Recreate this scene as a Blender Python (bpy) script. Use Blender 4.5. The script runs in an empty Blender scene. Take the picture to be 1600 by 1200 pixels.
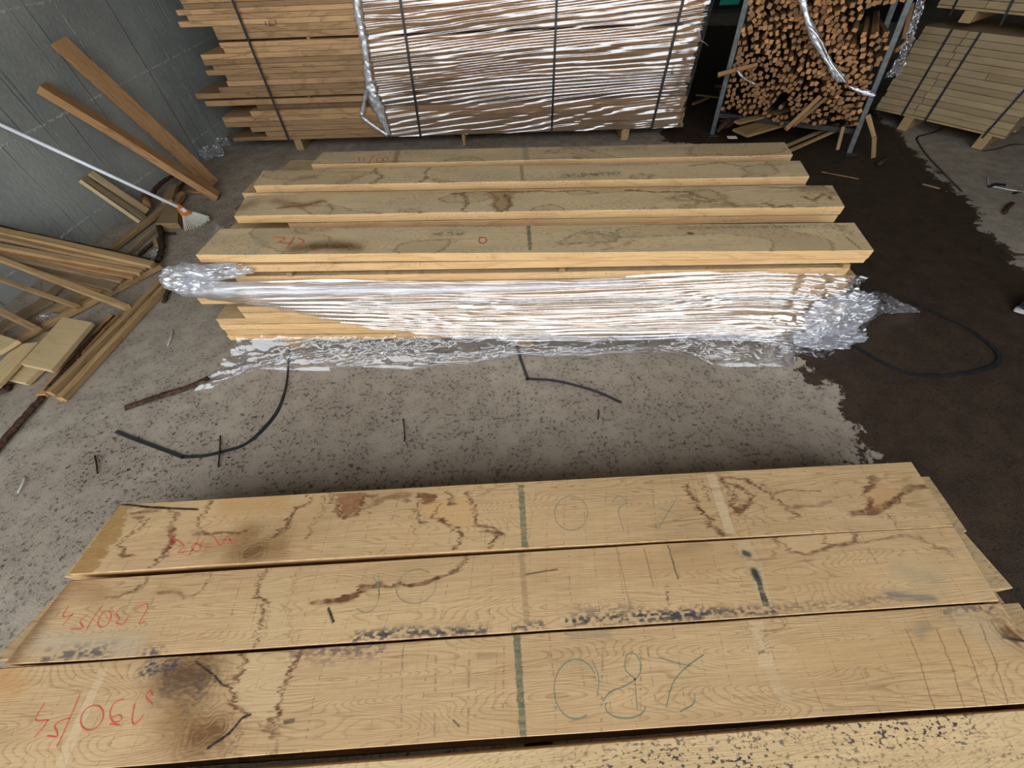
import bpy, bmesh, random
import numpy as np
from math import *
from mathutils import Vector, Matrix
rnd = random.Random(7)
NR = np.random.RandomState(5)
SC = bpy.context.scene
COL = SC.collection
# ------------------------------------------------------------------ camera geometry (metres, floor z=0)
FPX = 601.0; PITCH = radians(51.0); ROLL = 0.045; CAMH = 1.55
_R0 = np.array([1, 0, 0.]); FW = np.array([0, cos(PITCH), -sin(PITCH)]); _U0 = np.array([0, sin(PITCH), cos(PITCH)])
RV = cos(ROLL)*_R0 - sin(ROLL)*_U0; UV = cos(ROLL)*_U0 + sin(ROLL)*_R0; CP = np.array([0, 0, CAMH])
def ray(x, y): return (x-800)*RV + (600-y)*UV + FPX*FW
def at(x, y, z):
    d = ray(x, y); return CP + d*(z-CAMH)/d[2]
def on_plane(x, y, p, n):
    d = ray(x, y); n = np.array(n, float); return CP + d*(np.dot(n, np.array(p)-CP)/np.dot(n, d))
WALL_N = np.array([1, -0.086, 0]); WALL_P = np.array([-3.3, 2.3, 0])
def on_wall(x, y, off=0.0): return on_plane(x, y, WALL_P+np.array([off, 0, 0]), WALL_N)
def cam_depth(p): return float(np.dot(np.array(p)-CP, FW))
def proj(p):
    q = np.array(p)-CP; d = np.dot(q, FW); return (800+FPX*np.dot(q, RV)/d, 600-FPX*np.dot(q, UV)/d)

cam = bpy.data.cameras.new('camera'); co = bpy.data.objects.new('camera', cam); COL.objects.link(co)
cam.sensor_width = 36.0; cam.lens = 36.0*FPX/1600.0; cam.clip_start = .02; cam.clip_end = 100
M3 = Matrix(((RV[0], UV[0], -FW[0]), (RV[1], UV[1], -FW[1]), (RV[2], UV[2], -FW[2])))
co.matrix_world = Matrix.Translation(CP) @ M3.to_4x4()
SC.camera = co

# ------------------------------------------------------------------ numpy noise
_T = np.random.RandomState(11).rand(256, 256)
def vnoise(x, y):
    x = np.asarray(x, float); y = np.asarray(y, float)
    xi = np.floor(x).astype(int); yi = np.floor(y).astype(int); fx = x-xi; fy = y-yi
    fx = fx*fx*(3-2*fx); fy = fy*fy*(3-2*fy)
    a = _T[xi & 255, yi & 255]; b = _T[(xi+1) & 255, yi & 255]; c = _T[xi & 255, (yi+1) & 255]; d = _T[(xi+1) & 255, (yi+1) & 255]
    return (a*(1-fx)+b*fx)*(1-fy)+(c*(1-fx)+d*fx)*fy
def fbm(x, y, o=4):
    s = 0; a = .5; t = 0
    for k in range(o):
        s = s+a*vnoise(x*2**k+17*k, y*2**k+31*k); t += a; a *= .5
    return s/t
def catmull(P, n=6):
    P = [np.array(p, float) for p in P]
    if len(P) < 3: return P
    Q = [2*P[0]-P[1]]+P+[2*P[-1]-P[-2]]; out = []
    for i in range(1, len(Q)-2):
        for k in range(n):
            t = k/n; a, b, c, d = Q[i-1:i+3]
            out.append(.5*((2*b)+(c-a)*t+(2*a-5*b+4*c-d)*t*t+(3*b-a-3*c+d)*t**3))
    out.append(P[-1]); return out

# ------------------------------------------------------------------ materials
def lin(r, g, b):
    f = lambda v: (v/255/12.92) if v/255 <= .04045 else ((v/255+.055)/1.055)**2.4
    return (f(r), f(g), f(b), 1)
class G:
    def __init__(s, name):
        s.m = bpy.data.materials.new(name); s.m.use_nodes = True; s.t = s.m.node_tree; s.t.nodes.clear()
        s.out = s.t.nodes.new('ShaderNodeOutputMaterial')
    def n(s, typ, **kw):
        nd = s.t.nodes.new(typ)
        for k, v in kw.items(): setattr(nd, k, v)
        return nd
    def put(s, sock, v):
        if hasattr(v, 'is_output') or isinstance(v, bpy.types.NodeSocket): s.t.links.new(v, sock)
        else: sock.default_value = v
    def obj(s): return s.n('ShaderNodeTexCoord').outputs['Object']
    def rand(s): return s.n('ShaderNodeObjectInfo').outputs['Random']
    def vmath(s, op, a, b):
        nd = s.n('ShaderNodeVectorMath', operation=op); s.put(nd.inputs[0], a)
        if op == 'SCALE': s.put(nd.inputs['Scale'], b)
        else: s.put(nd.inputs[1], b)
        return nd.outputs[0]
    def math(s, op, a, b=0.0, c=None, clamp=False):
        nd = s.n('ShaderNodeMath', operation=op, use_clamp=clamp); s.put(nd.inputs[0], a); s.put(nd.inputs[1], b)
        if c is not None: s.put(nd.inputs[2], c)
        return nd.outputs[0]
    def sep(s, v):
        nd = s.n('ShaderNodeSeparateXYZ'); s.put(nd.inputs[0], v); return nd.outputs
    def noise(s, v, scale=1.0, detail=3.0, rough=.5, dist=0.0):
        nd = s.n('ShaderNodeTexNoise'); s.put(nd.inputs['Vector'], v)
        nd.inputs['Scale'].default_value = scale; nd.inputs['Detail'].default_value = detail
        nd.inputs['Roughness'].default_value = rough; nd.inputs['Distortion'].default_value = dist
        return nd.outputs['Fac']
    def scl(s, v, x, y, z): return s.vmath('MULTIPLY', v, (x, y, z))
    def step(s, v, lo, hi, a=0.0, b=1.0):
        nd = s.n('ShaderNodeMapRange', interpolation_type='SMOOTHSTEP'); s.put(nd.inputs[0], v)
        nd.inputs[1].default_value = lo; nd.inputs[2].default_value = hi; nd.inputs[3].default_value = a; nd.inputs[4].default_value = b
        return nd.outputs[0]
    def mix(s, f, a, b, blend='MIX'):
        nd = s.n('ShaderNodeMix', data_type='RGBA', blend_type=blend); s.put(nd.inputs[0], f); s.put(nd.inputs[6], a); s.put(nd.inputs[7], b)
        return nd.outputs[2]
    def attr(s, name): return s.n('ShaderNodeAttribute', attribute_name=name)
    def bump(s, h, strength=.3, dist=.002):
        nd = s.n('ShaderNodeBump'); s.put(nd.inputs['Height'], h); nd.inputs['Strength'].default_value = strength; nd.inputs['Distance'].default_value = dist
        return nd.outputs[0]
    def pbsdf(s, col, rough=.7, spec=.3, metal=0.0, normal=None):
        nd = s.n('ShaderNodeBsdfPrincipled'); s.put(nd.inputs['Base Color'], col); s.put(nd.inputs['Roughness'], rough)
        nd.inputs['Specular IOR Level'].default_value = spec; nd.inputs['Metallic'].default_value = metal
        if normal is not None: s.put(nd.inputs['Normal'], normal)
        s.t.links.new(nd.outputs[0], s.out.inputs[0]); return nd

def wood(name, light, dark, ringk=26, ycoef=22, ringamt=.45, saw=0.0, speck=0.0, blue=0.0, tide=0.0, stain=False, tint=.18, fib=.35, rough=.72, gray=None, grayamt=0.0):
    g = G(name); o = g.obj(); r = g.rand()
    off = g.vmath('SCALE', (13.1, 7.7, 5.3), r)
    p = g.vmath('ADD', o, off)
    x = g.sep(o)
    n1 = g.noise(g.scl(p, .9, 6.5, 6.5), 1.0, 2.0, .45)
    v = g.math('ADD', g.math('MULTIPLY', n1, ringk), g.math('MULTIPLY', x['Y'], ycoef))
    wig = g.noise(g.scl(p, 14, 70, 70), 1.0, 2.0)
    v = g.math('ADD', v, g.math('MULTIPLY', wig, .5))
    fr = g.math('FRACT', v)
    ring = g.math('MULTIPLY', g.step(fr, 0, .45, 1, 0), g.step(fr, 0.0, .06, 0, 1))
    fibre = g.noise(g.scl(p, 9, 300, 300), 1.0, 3.0, .6)
    blot = g.noise(g.scl(p, 2.2, 7, 7), 1.0, 3.0)
    pores = g.step(g.noise(g.scl(p, 30, 520, 520), 1.0, 1.0), .60, .72)
    f = g.math('MULTIPLY', ring, g.math('ADD', .35, g.math('MULTIPLY', fibre, 1.2)))
    f = g.math('MULTIPLY', f, ringamt)
    f = g.math('ADD', f, g.math('MULTIPLY', g.math('SUBTRACT', fibre, .42), fib*1.6))
    f = g.math('ADD', f, g.math('MULTIPLY', g.math('SUBTRACT', blot, .42), .7))
    f = g.math('ADD', f, g.math('MULTIPLY', pores, .16), clamp=True)
    c = g.mix(f, light, dark)
    if grayamt:
        gm = g.step(g.noise(g.scl(p, 3, 11, 11), 1.0, 4.0, .6), .38, .68)
        c = g.mix(g.math('MULTIPLY', gm, grayamt), c, gray)
    if saw:
        sx = g.math('ADD', g.math('MULTIPLY', x['X'], 15.0), g.math('ADD', g.math('MULTIPLY', x['Y'], -1.6), g.math('MULTIPLY', g.noise(g.scl(p, 3, 1, 1), 1.0, 2.0), 3.0)))
        sf = g.math('FRACT', sx)
        line = g.step(g.math('ABSOLUTE', g.math('SUBTRACT', sf, .5)), 0.0, .035, 1, 0)
        br = g.step(g.noise(g.scl(p, 12, 110, 1), 1.0, 2.0, .7), .46, .62)
        fine = g.step(g.noise(g.scl(p, 160, 9, 1), 1.0, 1.0), .55, .8)
        c = g.mix(g.math('MULTIPLY', g.math('MULTIPLY', line, br), saw), c, lin(62, 55, 50))
        c = g.mix(g.math('MULTIPLY', fine, saw*.16), c, lin(100, 80, 58))
    if speck:
        sp = g.step(g.noise(g.scl(p, 90, 150, 150), 1.0, 2.0, .6), .54, .64)
        mk = g.step(g.noise(g.scl(p, 2.4, 9, 9), 1.0, 2.0), .42, .66)
        c = g.mix(g.math('MULTIPLY', g.math('MULTIPLY', sp, mk), speck), c, lin(58, 54, 58))
    if blue:
        bm = g.step(g.noise(g.scl(p, 1.7, 13, 13), 1.0, 3.0, .6), .60, .78)
        bs = g.noise(g.scl(p, 40, 130, 130), 1.0, 2.0)
        c = g.mix(g.math('MULTIPLY', g.math('MULTIPLY', bm, bs), blue), c, lin(66, 64, 66))
    if tide:
        tn = g.noise(g.scl(p, 2.2, 4.5, 4.5), 1.0, 1.0, .4)
        jag = g.noise(g.scl(p, 26, 120, 120), 1.0, 3.0, .6)
        tt = g.math('ADD', tn, g.math('MULTIPLY', jag, .10))
        e = g.step(g.math('ABSOLUTE', g.math('SUBTRACT', tt, .64)), 0.0, .012, 1, 0)
        ins = g.step(tt, .60, .68)
        c = g.mix(g.math('MULTIPLY', ins, tide*.35), c, lin(150, 122, 84))
        c = g.mix(g.math('MULTIPLY', e, tide), c, lin(88, 56, 30))
    if stain:
        a = g.attr('stain')
        jt = g.noise(g.scl(p, 60, 260, 1), 1.0, 2.0, .6)
        am = g.math('MULTIPLY', a.outputs['Alpha'], g.math('ADD', .62, g.math('MULTIPLY', jt, .8)), clamp=True)
        c = g.mix(am, c, a.outputs['Color'])
    tv = g.math('ADD', 1.0-tint*.5, g.math('MULTIPLY', g.math('FRACT', g.math('MULTIPLY', r, 37.7)), tint))
    hv = g.math('MULTIPLY', g.math('FRACT', g.math('MULTIPLY', r, 91.3)), min(.6, tint*1.3))
    c = g.mix(hv, c, g.mix(fibre, lin(150, 122, 94), lin(104, 80, 58)))
    c = g.mix(1.0, c, g.n_comb(tv), 'MULTIPLY')
    h = g.math('ADD', fibre, g.math('MULTIPLY', ring, -.3))
    g.pbsdf(c, rough, .25, 0, g.bump(h, .35, .0012))
    return g.m
def _comb(s, v):
    nd = s.n('ShaderNodeCombineColor')
    for k in range(3): s.put(nd.inputs[k], v)
    return nd.outputs[0]
G.n_comb = _comb
def plain(name, col, rough=.6, spec=.3, metal=0.0, var=.2, sc=40):
    g = G(name); n = g.noise(g.obj(), sc, 4.0, .6)
    c = g.mix(g.step(n, .3, .7), tuple(v*(1-var) for v in col[:3])+(1,), tuple(min(1, v*(1+var)) for v in col[:3])+(1,))
    g.pbsdf(c, rough, spec, metal, g.bump(n, .2, .002)); return g.m

M = {}
OAKL, OAKD = lin(203, 169, 123), lin(118, 83, 49)
M['oak_near'] = wood('fresh_sawn_oak', OAKL, OAKD, ringk=84, ycoef=60, ringamt=.34, fib=.5, saw=.5, stain=True, tint=.06, blue=.15)
M['oak_near_speckled'] = wood('speckled_oak', lin(218, 186, 138), lin(150, 114, 74), ringk=84, ycoef=60, ringamt=.34, fib=.5, saw=.5, speck=1.0, tint=.06)
M['oak_top'] = wood('weathered_oak', lin(226, 197, 150), lin(154, 120, 78), ringk=60, ycoef=44, ringamt=.34, saw=.35, speck=.5, blue=.35, tide=.6, tint=.14, gray=lin(190, 173, 142), grayamt=.5, stain=True)
M['oak_low'] = wood('covered_oak', lin(198, 168, 122), lin(134, 100, 62), saw=.35, speck=.5, blue=.4, tide=.5, tint=.14, gray=lin(150, 136, 112), grayamt=.5)
M['oak_side'] = wood('cut_oak_edge', lin(222, 182, 128), lin(168, 116, 66), ringk=9, ringamt=.3, speck=.3, tint=.22)
M['oak_end'] = wood('oak_end_grain', lin(196, 156, 106), lin(128, 90, 54), ringk=5, tint=.2)
M['pile'] = wood('stacked_brown_board', lin(196, 156, 110), lin(104, 72, 46), ringk=8, ringamt=.45, tide=.4, tint=.75)
M['pile_end'] = wood('stacked_board_end', lin(170, 130, 90), lin(100, 70, 46), ringk=5, tint=.3)
M['stick'] = wood('offcut_stick', lin(170, 130, 88), lin(98, 68, 44), ringk=7, tint=.6)
M['stick_end'] = wood('offcut_stick_end', lin(192, 138, 86), lin(126, 82, 48), ringk=9, tint=.7)
M['beech'] = wood('pale_parquet_board', lin(166, 145, 111), lin(118, 97, 69), ringk=7, ringamt=.25, tint=.22)
M['pallet'] = wood('pallet_wood', lin(190, 160, 112), lin(120, 92, 58), ringk=8, tint=.3)
M['scrap'] = wood('scrap_batten', lin(176, 144, 100), lin(104, 76, 48), ringk=8, tint=.35, tide=.2)
M['scrap_gray'] = wood('grey_scrap_board', lin(158, 134, 102), lin(96, 76, 54), ringk=10, tint=.3)
M['scrap_pale'] = wood('pale_fresh_board', lin(208, 182, 136), lin(164, 132, 90), ringk=14, ringamt=.25, tint=.12)
M['scrap_orange'] = wood('orange_brown_timber', lin(182, 138, 92), lin(104, 70, 42), ringk=18, fib=.5, tint=.14)
M['bark'] = plain('dark_bark', lin(66, 50, 39), .95, .1, 0, .6, 60)
M['bark_red'] = plain('red_brown_bark', lin(76, 57, 46), .95, .1, 0, .6, 60)
M['strap'] = plain('black_plastic_strap', lin(42, 44, 47), .35, .5, 0, .25, 30)
M['white_paint'] = plain('white_painted_metal', lin(238, 240, 244), .3, .5, 0, .03, 20)
M['bristle'] = plain('grey_white_bristle', lin(220, 216, 200), .7, .2, 0, .15, 60)
M['orange_plastic'] = plain('orange_plastic', lin(196, 120, 66), .45, .4, 0, .1, 30)
M['label_white'] = plain('white_label', lin(225, 222, 215), .6, .3, 0, .04, 30)
M['steel'] = plain('grey_steel', lin(100, 103, 102), .5, .5, .4, .25, 30)
M['dark_steel'] = plain('dark_rusty_steel', lin(64, 62, 60), .7, .3, .3, .3, 30)
M['teal'] = plain('teal_plastic', lin(60, 190, 160), .5, .4, 0, .1, 8)
M['black'] = plain('black_rubber', lin(30, 31, 34), .6, .3, 0, .2, 20)
M['crayon'] = plain('red_crayon', lin(206, 92, 76), .8, .1, 0, .2, 300)
M['pencil'] = plain('green_grey_pencil', lin(120, 130, 110), .8, .1, 0, .2, 300)
M['ink'] = plain('black_marker', lin(60, 48, 40), .8, .1, 0, .2, 300)
M['cord_white'] = plain('white_cord', lin(205, 205, 200), .6, .3, 0, .1, 30)
M['shoe_blue'] = plain('navy_shoe_fabric', lin(40, 48, 66), .7, .2, 0, .2, 60)

def film_mat(name, base, milk, bump_s=.5, sx=6, sz=120):
    g = G(name); o = g.obj()
    h = g.noise(g.scl(o, sx, sz, sz), 1.0, 4.0, .65, .4)
    nrm = g.bump(h, bump_s, .01)
    tr = g.n('ShaderNodeBsdfTransparent'); tr.inputs[0].default_value = (.98, .98, 1, 1)
    gl = g.n('ShaderNodeBsdfGlossy'); gl.inputs['Color'].default_value = (1, 1, 1, 1); gl.inputs['Roughness'].default_value = .08
    g.put(gl.inputs['Normal'], nrm)
    df = g.n('ShaderNodeBsdfDiffuse'); df.inputs[0].default_value = (.80, .84, .90, 1)
    lw = g.n('ShaderNodeLayerWeight'); lw.inputs[0].default_value = .2; g.put(lw.inputs['Normal'], nrm)
    fac = g.math('ADD', base, g.math('MULTIPLY', lw.outputs['Fresnel'], .6), clamp=True)
    m1 = g.n('ShaderNodeMixShader'); m1.inputs[0].default_value = milk; g.t.links.new(tr.outputs[0], m1.inputs[1]); g.t.links.new(df.outputs[0], m1.inputs[2])
    m2 = g.n('ShaderNodeMixShader'); g.put(m2.inputs[0], fac); g.t.links.new(m1.outputs[0], m2.inputs[1]); g.t.links.new(gl.outputs[0], m2.inputs[2])
    g.t.links.new(m2.outputs[0], g.out.inputs[0]); return g.m
M['film'] = film_mat('clear_stretch_film', .30, .05, .12, 5, 90)
M['film_floor'] = film_mat('clear_loose_film', .13, .03, .30, 26, 26)
M['film_crumple'] = film_mat('crumpled_film', .22, .10, .35, 60, 60)
M['film_rope'] = film_mat('gathered_film', .30, .30, .35, 50, 50)
M['film_roll'] = film_mat('layered_film_roll', .07, .17, .25, 8, 70)
M['film_pile'] = film_mat('clear_pile_film', .24, .02, .08, 4, 90)

# floor
g = G('dusty_concrete_floor'); o = g.obj(); w = g.attr('wet').outputs['Fac']; dd = g.attr('dust').outputs['Fac']  # wet mask also carries shade painted between back pile and rack
n0 = g.noise(o, 1.3, 4.0, .6); n1 = g.noise(o, 9.0, 6.0, .65); n2 = g.noise(o, 55.0, 4.0, .65); n3 = g.noise(o, 190.0, 2.0, .6)
c = g.mix(g.step(n0, .3, .7), lin(149, 135, 118), lin(169, 156, 139))
c = g.mix(g.math('MULTIPLY', g.step(n1, .35, .68), .5), c, lin(116, 104, 92))
c = g.mix(g.math('MULTIPLY', g.step(n3, .45, .7), .45), c, lin(190, 181, 168))
sp = g.math('MULTIPLY', g.step(n2, .53, .61), g.step(n1, .38, .56))
c = g.mix(g.math('MULTIPLY', sp, g.math('ADD', .25, g.math('MULTIPLY', dd, .6)), clamp=True), c, lin(70, 56, 44))
sp2 = g.step(g.noise(g.scl(o, 30, 40, 1), 1.0, 3.0, .7), .60, .68)
c = g.mix(g.math('MULTIPLY', sp2, dd), c, lin(58, 46, 37))
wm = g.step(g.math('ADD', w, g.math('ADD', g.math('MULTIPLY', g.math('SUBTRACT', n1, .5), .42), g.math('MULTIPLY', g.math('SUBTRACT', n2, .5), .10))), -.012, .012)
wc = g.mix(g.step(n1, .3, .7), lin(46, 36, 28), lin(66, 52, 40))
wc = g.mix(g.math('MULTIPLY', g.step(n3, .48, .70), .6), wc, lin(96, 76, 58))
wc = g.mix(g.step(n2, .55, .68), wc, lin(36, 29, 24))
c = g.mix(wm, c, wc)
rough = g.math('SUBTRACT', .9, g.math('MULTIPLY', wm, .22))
g.pbsdf(c, rough, .25, 0, g.bump(g.math('ADD', n2, n3), .45, .004))
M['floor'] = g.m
# wall
g = G('board_formed_concrete'); o = g.obj(); s = g.sep(o)
n0 = g.noise(o, 1.6, 5.0, .6); n1 = g.noise(g.scl(o, 1, 14, .8), 1.0, 4.0, .6); n2 = g.noise(o, 38, 4.0, .6)
c = g.mix(g.step(n0, .3, .7), lin(140, 143, 138), lin(166, 168, 161))
st = g.step(g.noise(g.scl(o, 1, 22, .5), 1.0, 3.0, .55), .60, .70)
c = g.mix(g.math('MULTIPLY', st, .5), c, lin(98, 101, 97))
c = g.mix(g.math('MULTIPLY', g.step(n2, .5, .7), .25), c, lin(180, 182, 175))
wob = g.math('MULTIPLY', g.math('SUBTRACT', n2, .5), .03)
zz = g.math('ADD', s['Z'], wob)
def hline(z0, y_slope=.035, wd=.010):
    d = g.math('ABSOLUTE', g.math('SUBTRACT', zz, g.math('ADD', z0, g.math('MULTIPLY', s['Y'], y_slope))))
    return g.step(d, 0, wd, 1, 0)
yy = g.math('ADD', s['Y'], wob)
def vline(y0, wd=.009): return g.step(g.math('ABSOLUTE', g.math('SUBTRACT', yy, y0)), 0, wd, 1, 0)
j = g.math('MAXIMUM', g.math('MAXIMUM', hline(.555, .04), hline(1.16, .018)), g.math('MAXIMUM', hline(.07, .02), g.math('MAXIMUM', vline(4.78), vline(3.98))))
jb = g.math('MULTIPLY', j, g.step(g.noise(o, 30, 3.0), .38, .6))
c = g.mix(g.math('MULTIPLY', jb, .75), c, lin(202, 203, 196))
g.pbsdf(c, .9, .2, 0, g.bump(g.math('ADD', g.math('ADD', n2, jb), st), .4, .006))
M['wall'] = g.m
M['shed'] = plain('grey_shed_panel', lin(92, 93, 92), .9, .2, 0, .15, 3)

# ------------------------------------------------------------------ object helpers
def link(name, verts, faces, mats, parent=None, smooth=False, mi=None, mat=None):
    me = bpy.data.meshes.new(name); me.from_pydata([tuple(map(float, v)) for v in verts], [], faces); me.validate(verbose=False)
    for m in (mats if isinstance(mats, (list, tuple)) else [mats]): me.materials.append(m)
    if mi is not None and len(mi) == len(me.polygons): me.polygons.foreach_set('material_index', mi)
    if smooth: me.polygons.foreach_set('use_smooth', [True]*len(me.polygons))
    ob = bpy.data.objects.new(name, me); COL.objects.link(ob)
    if mat is not None: ob.matrix_world = mat
    if parent is not None: attach(ob, parent)
    return ob
def attach(ob, parent):
    ob.parent = parent
    ob.matrix_parent_inverse = Matrix.Translation(parent.location).inverted() if parent.type == 'EMPTY' else parent.matrix_world.inverted()
def tag(o, label=None, cat=None, group=None, kind=None):
    if label: o['label'] = label
    if cat: o['category'] = cat
    if group: o['group'] = group
    if kind: o['kind'] = kind
    return o
def empty(name, loc, label, cat, group=None):
    e = bpy.data.objects.new(name, None); COL.objects.link(e); e.location = tuple(map(float, loc)); e.empty_display_size = .1
    return tag(e, label, cat, group)
def child_of(ob, parent):
    ob.parent = parent; ob.matrix_parent_inverse = Matrix.Identity(4)
    return ob
def frame(A, B, up=(0, 0, 1)):
    A = np.array(A, float); B = np.array(B, float); L = np.linalg.norm(B-A); x = (B-A)/L
    up = np.array(up, float); z = up-x*np.dot(up, x); z /= np.linalg.norm(z); y = np.cross(z, x)
    return A, B, L, x, y, z
def board_mesh(L, w, t, nx=14, ny=1, c=.002, wav=.0015, skew=(0, 0), seed=0, bow=0.0, endr=0.0):
    top = [(-w/2+c+(w-2*c)*k/ny, t/2) for k in range(ny+1)]
    ring = top+[(w/2, t/2-c), (w/2, -t/2+c), (w/2-c, -t/2), (-w/2+c, -t/2), (-w/2, -t/2+c), (-w/2, t/2-c)]
    n = len(ring); R = np.array(ring); V = np.zeros((nx+1, n, 3))
    rs = np.random.RandomState(seed)
    ph = rs.rand(2)*50
    for i in range(nx+1):
        u = i/nx; xx = -L/2+L*u
        d1 = (fbm(np.array(xx*1.6+ph[0]), np.array(.5), 3)-.5)*2*wav*3; d2 = (fbm(np.array(xx*1.6+ph[1]), np.array(3.5), 3)-.5)*2*wav*3
        sk = (skew[0]*(1-u)+skew[1]*u)
        V[i, :, 0] = xx+sk*R[:, 0]/w
        V[i, :, 1] = R[:, 0]+np.where(R[:, 0] > 0, d1, d2)*(np.abs(R[:, 0])/(w/2))
        V[i, :, 2] = R[:, 1]+bow*(4*u*(1-u)-.66)
    if endr:
        for e in (0, nx): V[e, :, 0] += (rs.rand(n)-.5)*endr
    verts = V.reshape(-1, 3); F = []; mi = []
    for i in range(nx):
        for k in range(n):
            k2 = (k+1) % n
            F.append((i*n+k, (i+1)*n+k, (i+1)*n+k2, i*n+k2)[::-1])
            a, b = R[k], R[k2]
            mi.append(2 if abs(b[0]-a[0]) < abs(b[1]-a[1]) else 0)
    F.append(tuple(range(n))); F.append(tuple(reversed([nx*n+k for k in range(n)]))); mi += [1, 1]
    # outward orientation: ends
    F[-2] = tuple(reversed(F[-2])); F[-1] = tuple(reversed(F[-1]))
    F = [tuple(reversed(f)) for f in F[:-2]]+[tuple(reversed(f)) for f in F[-2:]]
    return verts, F, mi
def board(name, A, B, w, t, mats, up=(0, 0, 1), **kw):
    """A, B: centres of the two ends of the TOP face"""
    A, B, L, x, y, z = frame(A, B, up)
    lab = {k: kw.pop(k) for k in ('label', 'cat', 'group', 'kind') if k in kw}
    par = kw.pop('parent', None)
    if 'seed' not in kw: kw['seed'] = rnd.randrange(99999)
    v, f, mi = board_mesh(L, w, t, **kw)
    mt = [M[m] for m in (mats if isinstance(mats, (list, tuple)) else [mats]*3)]
    c = (A+B)/2-z*t/2
    mw = Matrix(((x[0], y[0], z[0], c[0]), (x[1], y[1], z[1], c[1]), (x[2], y[2], z[2], c[2]), (0, 0, 0, 1)))
    ob = link(name, v, f, mt, None, False, mi, mw)
    if par is not None:
        ob.parent = par; ob.matrix_parent_inverse = par.matrix_world.inverted() if par.type != 'EMPTY' else Matrix.Translation(par.location).inverted()
    return tag(ob, **lab)
def board_quad(name, fl, fr, nl, nr, t, mats, **kw):
    """four world corners of the top face: far-left, far-right, near-left, near-right"""
    fl, fr, nl, nr = [np.array(p, float) for p in (fl, fr, nl, nr)]
    A = (fl+nl)/2; B = (fr+nr)/2; x = (B-A)/np.linalg.norm(B-A); y = np.cross([0, 0, 1], x)
    w = (np.dot(fl-nl, y)+np.dot(fr-nr, y))/2
    kw['skew'] = (np.dot(fl-nl, x), np.dot(fr-nr, x))
    return board(name, A, B, w, t, mats, **kw)
def tube(name, pts, rad, mat, parent=None, seg=10, rough=0.0, seed=0, flat=1.0, sm=6, caps=True, ridges=0, rfreq=30, upv=(0, 0, 1)):
    P = catmull(pts, sm); n = len(P); V = []; F = []; rs = np.random.RandomState(seed); up = np.array(upv, float)
    for i, p in enumerate(P):
        t = P[min(i+1, n-1)]-P[max(i-1, 0)]; t /= np.linalg.norm(t)+1e-9
        a = np.cross(t, up)
        if np.linalg.norm(a) < .1: a = np.cross(t, [0, 1, 0])
        a /= np.linalg.norm(a); b = np.cross(a, t)
        r = rad(i/(n-1)) if callable(rad) else rad
        for k in range(seg):
            th = 2*pi*k/seg
            q = 1+rough*(rs.rand()-.5)*2+(ridges*sin(rfreq*i/n*6.28+k*2.2) if ridges else 0)
            V.append(p+r*q*(cos(th)*a+sin(th)*flat*b))
    for i in range(n-1):
        for k in range(seg):
            k2 = (k+1) % seg; F.append((i*seg+k, i*seg+k2, (i+1)*seg+k2, (i+1)*seg+k))
    if caps: F.append(tuple(reversed(range(seg)))); F.append(tuple((n-1)*seg+k for k in range(seg)))
    return link(name, V, F, mat, parent, True)
def ribbon(name, pts, w, mat, parent=None, th=.0012, up=(0, 0, 1), sm=6, twist=None):
    P = catmull(pts, sm) if sm > 1 else [np.array(p, float) for p in pts]; n = len(P); V = []; F = []; up = np.array(up, float)
    for i, p in enumerate(P):
        t = P[min(i+1, n-1)]-P[max(i-1, 0)]; t /= np.linalg.norm(t)+1e-9
        u = up
        if twist is not None:
            a0 = twist(i/(n-1)); s0 = np.cross(t, up); u = up*cos(a0)+s0*sin(a0)
        a = np.cross(t, u); a /= np.linalg.norm(a)+1e-9; b = np.cross(a, t)
        for (sa, sb) in ((-1, -1), (1, -1), (1, 1), (-1, 1)): V.append(p+a*sa*w/2+b*sb*th/2)
    for i in range(n-1):
        for k in range(4): k2 = (k+1) % 4; F.append((i*4+k, i*4+k2, (i+1)*4+k2, (i+1)*4+k))
    F.append((3, 2, 1, 0)); F.append(tuple((n-1)*4+k for k in range(4)))
    return link(name, V, F, mat, parent, False)
def grid_mesh(name, fn, nu, nv, mat, parent=None, smooth=True):
    V = [fn(i/nu, j/nv) for i in range(nu+1) for j in range(nv+1)]
    F = [(i*(nv+1)+j, (i+1)*(nv+1)+j, (i+1)*(nv+1)+j+1, i*(nv+1)+j+1) for i in range(nu) for j in range(nv)]
    return link(name, V, F, mat, parent, smooth)
def box(name, c, s, mat, rotz=0, parent=None, bev=.004):
    bm = bmesh.new(); bmesh.ops.create_cube(bm, size=1)
    bmesh.ops.scale(bm, vec=s, verts=bm.verts)
    if bev: bmesh.ops.bevel(bm, geom=bm.edges[:], offset=bev, segments=1, affect='EDGES')
    me = bpy.data.meshes.new(name); bm.to_mesh(me); bm.free(); me.materials.append(mat)
    ob = bpy.data.objects.new(name, me); COL.objects.link(ob); ob.location = tuple(map(float, c)); ob.rotation_euler = (0, 0, rotz)
    if parent is not None: attach(ob, parent)
    return ob
def to_local(ob, p):
    return np.array(ob.matrix_world.inverted() @ Vector(tuple(map(float, p))))
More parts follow.
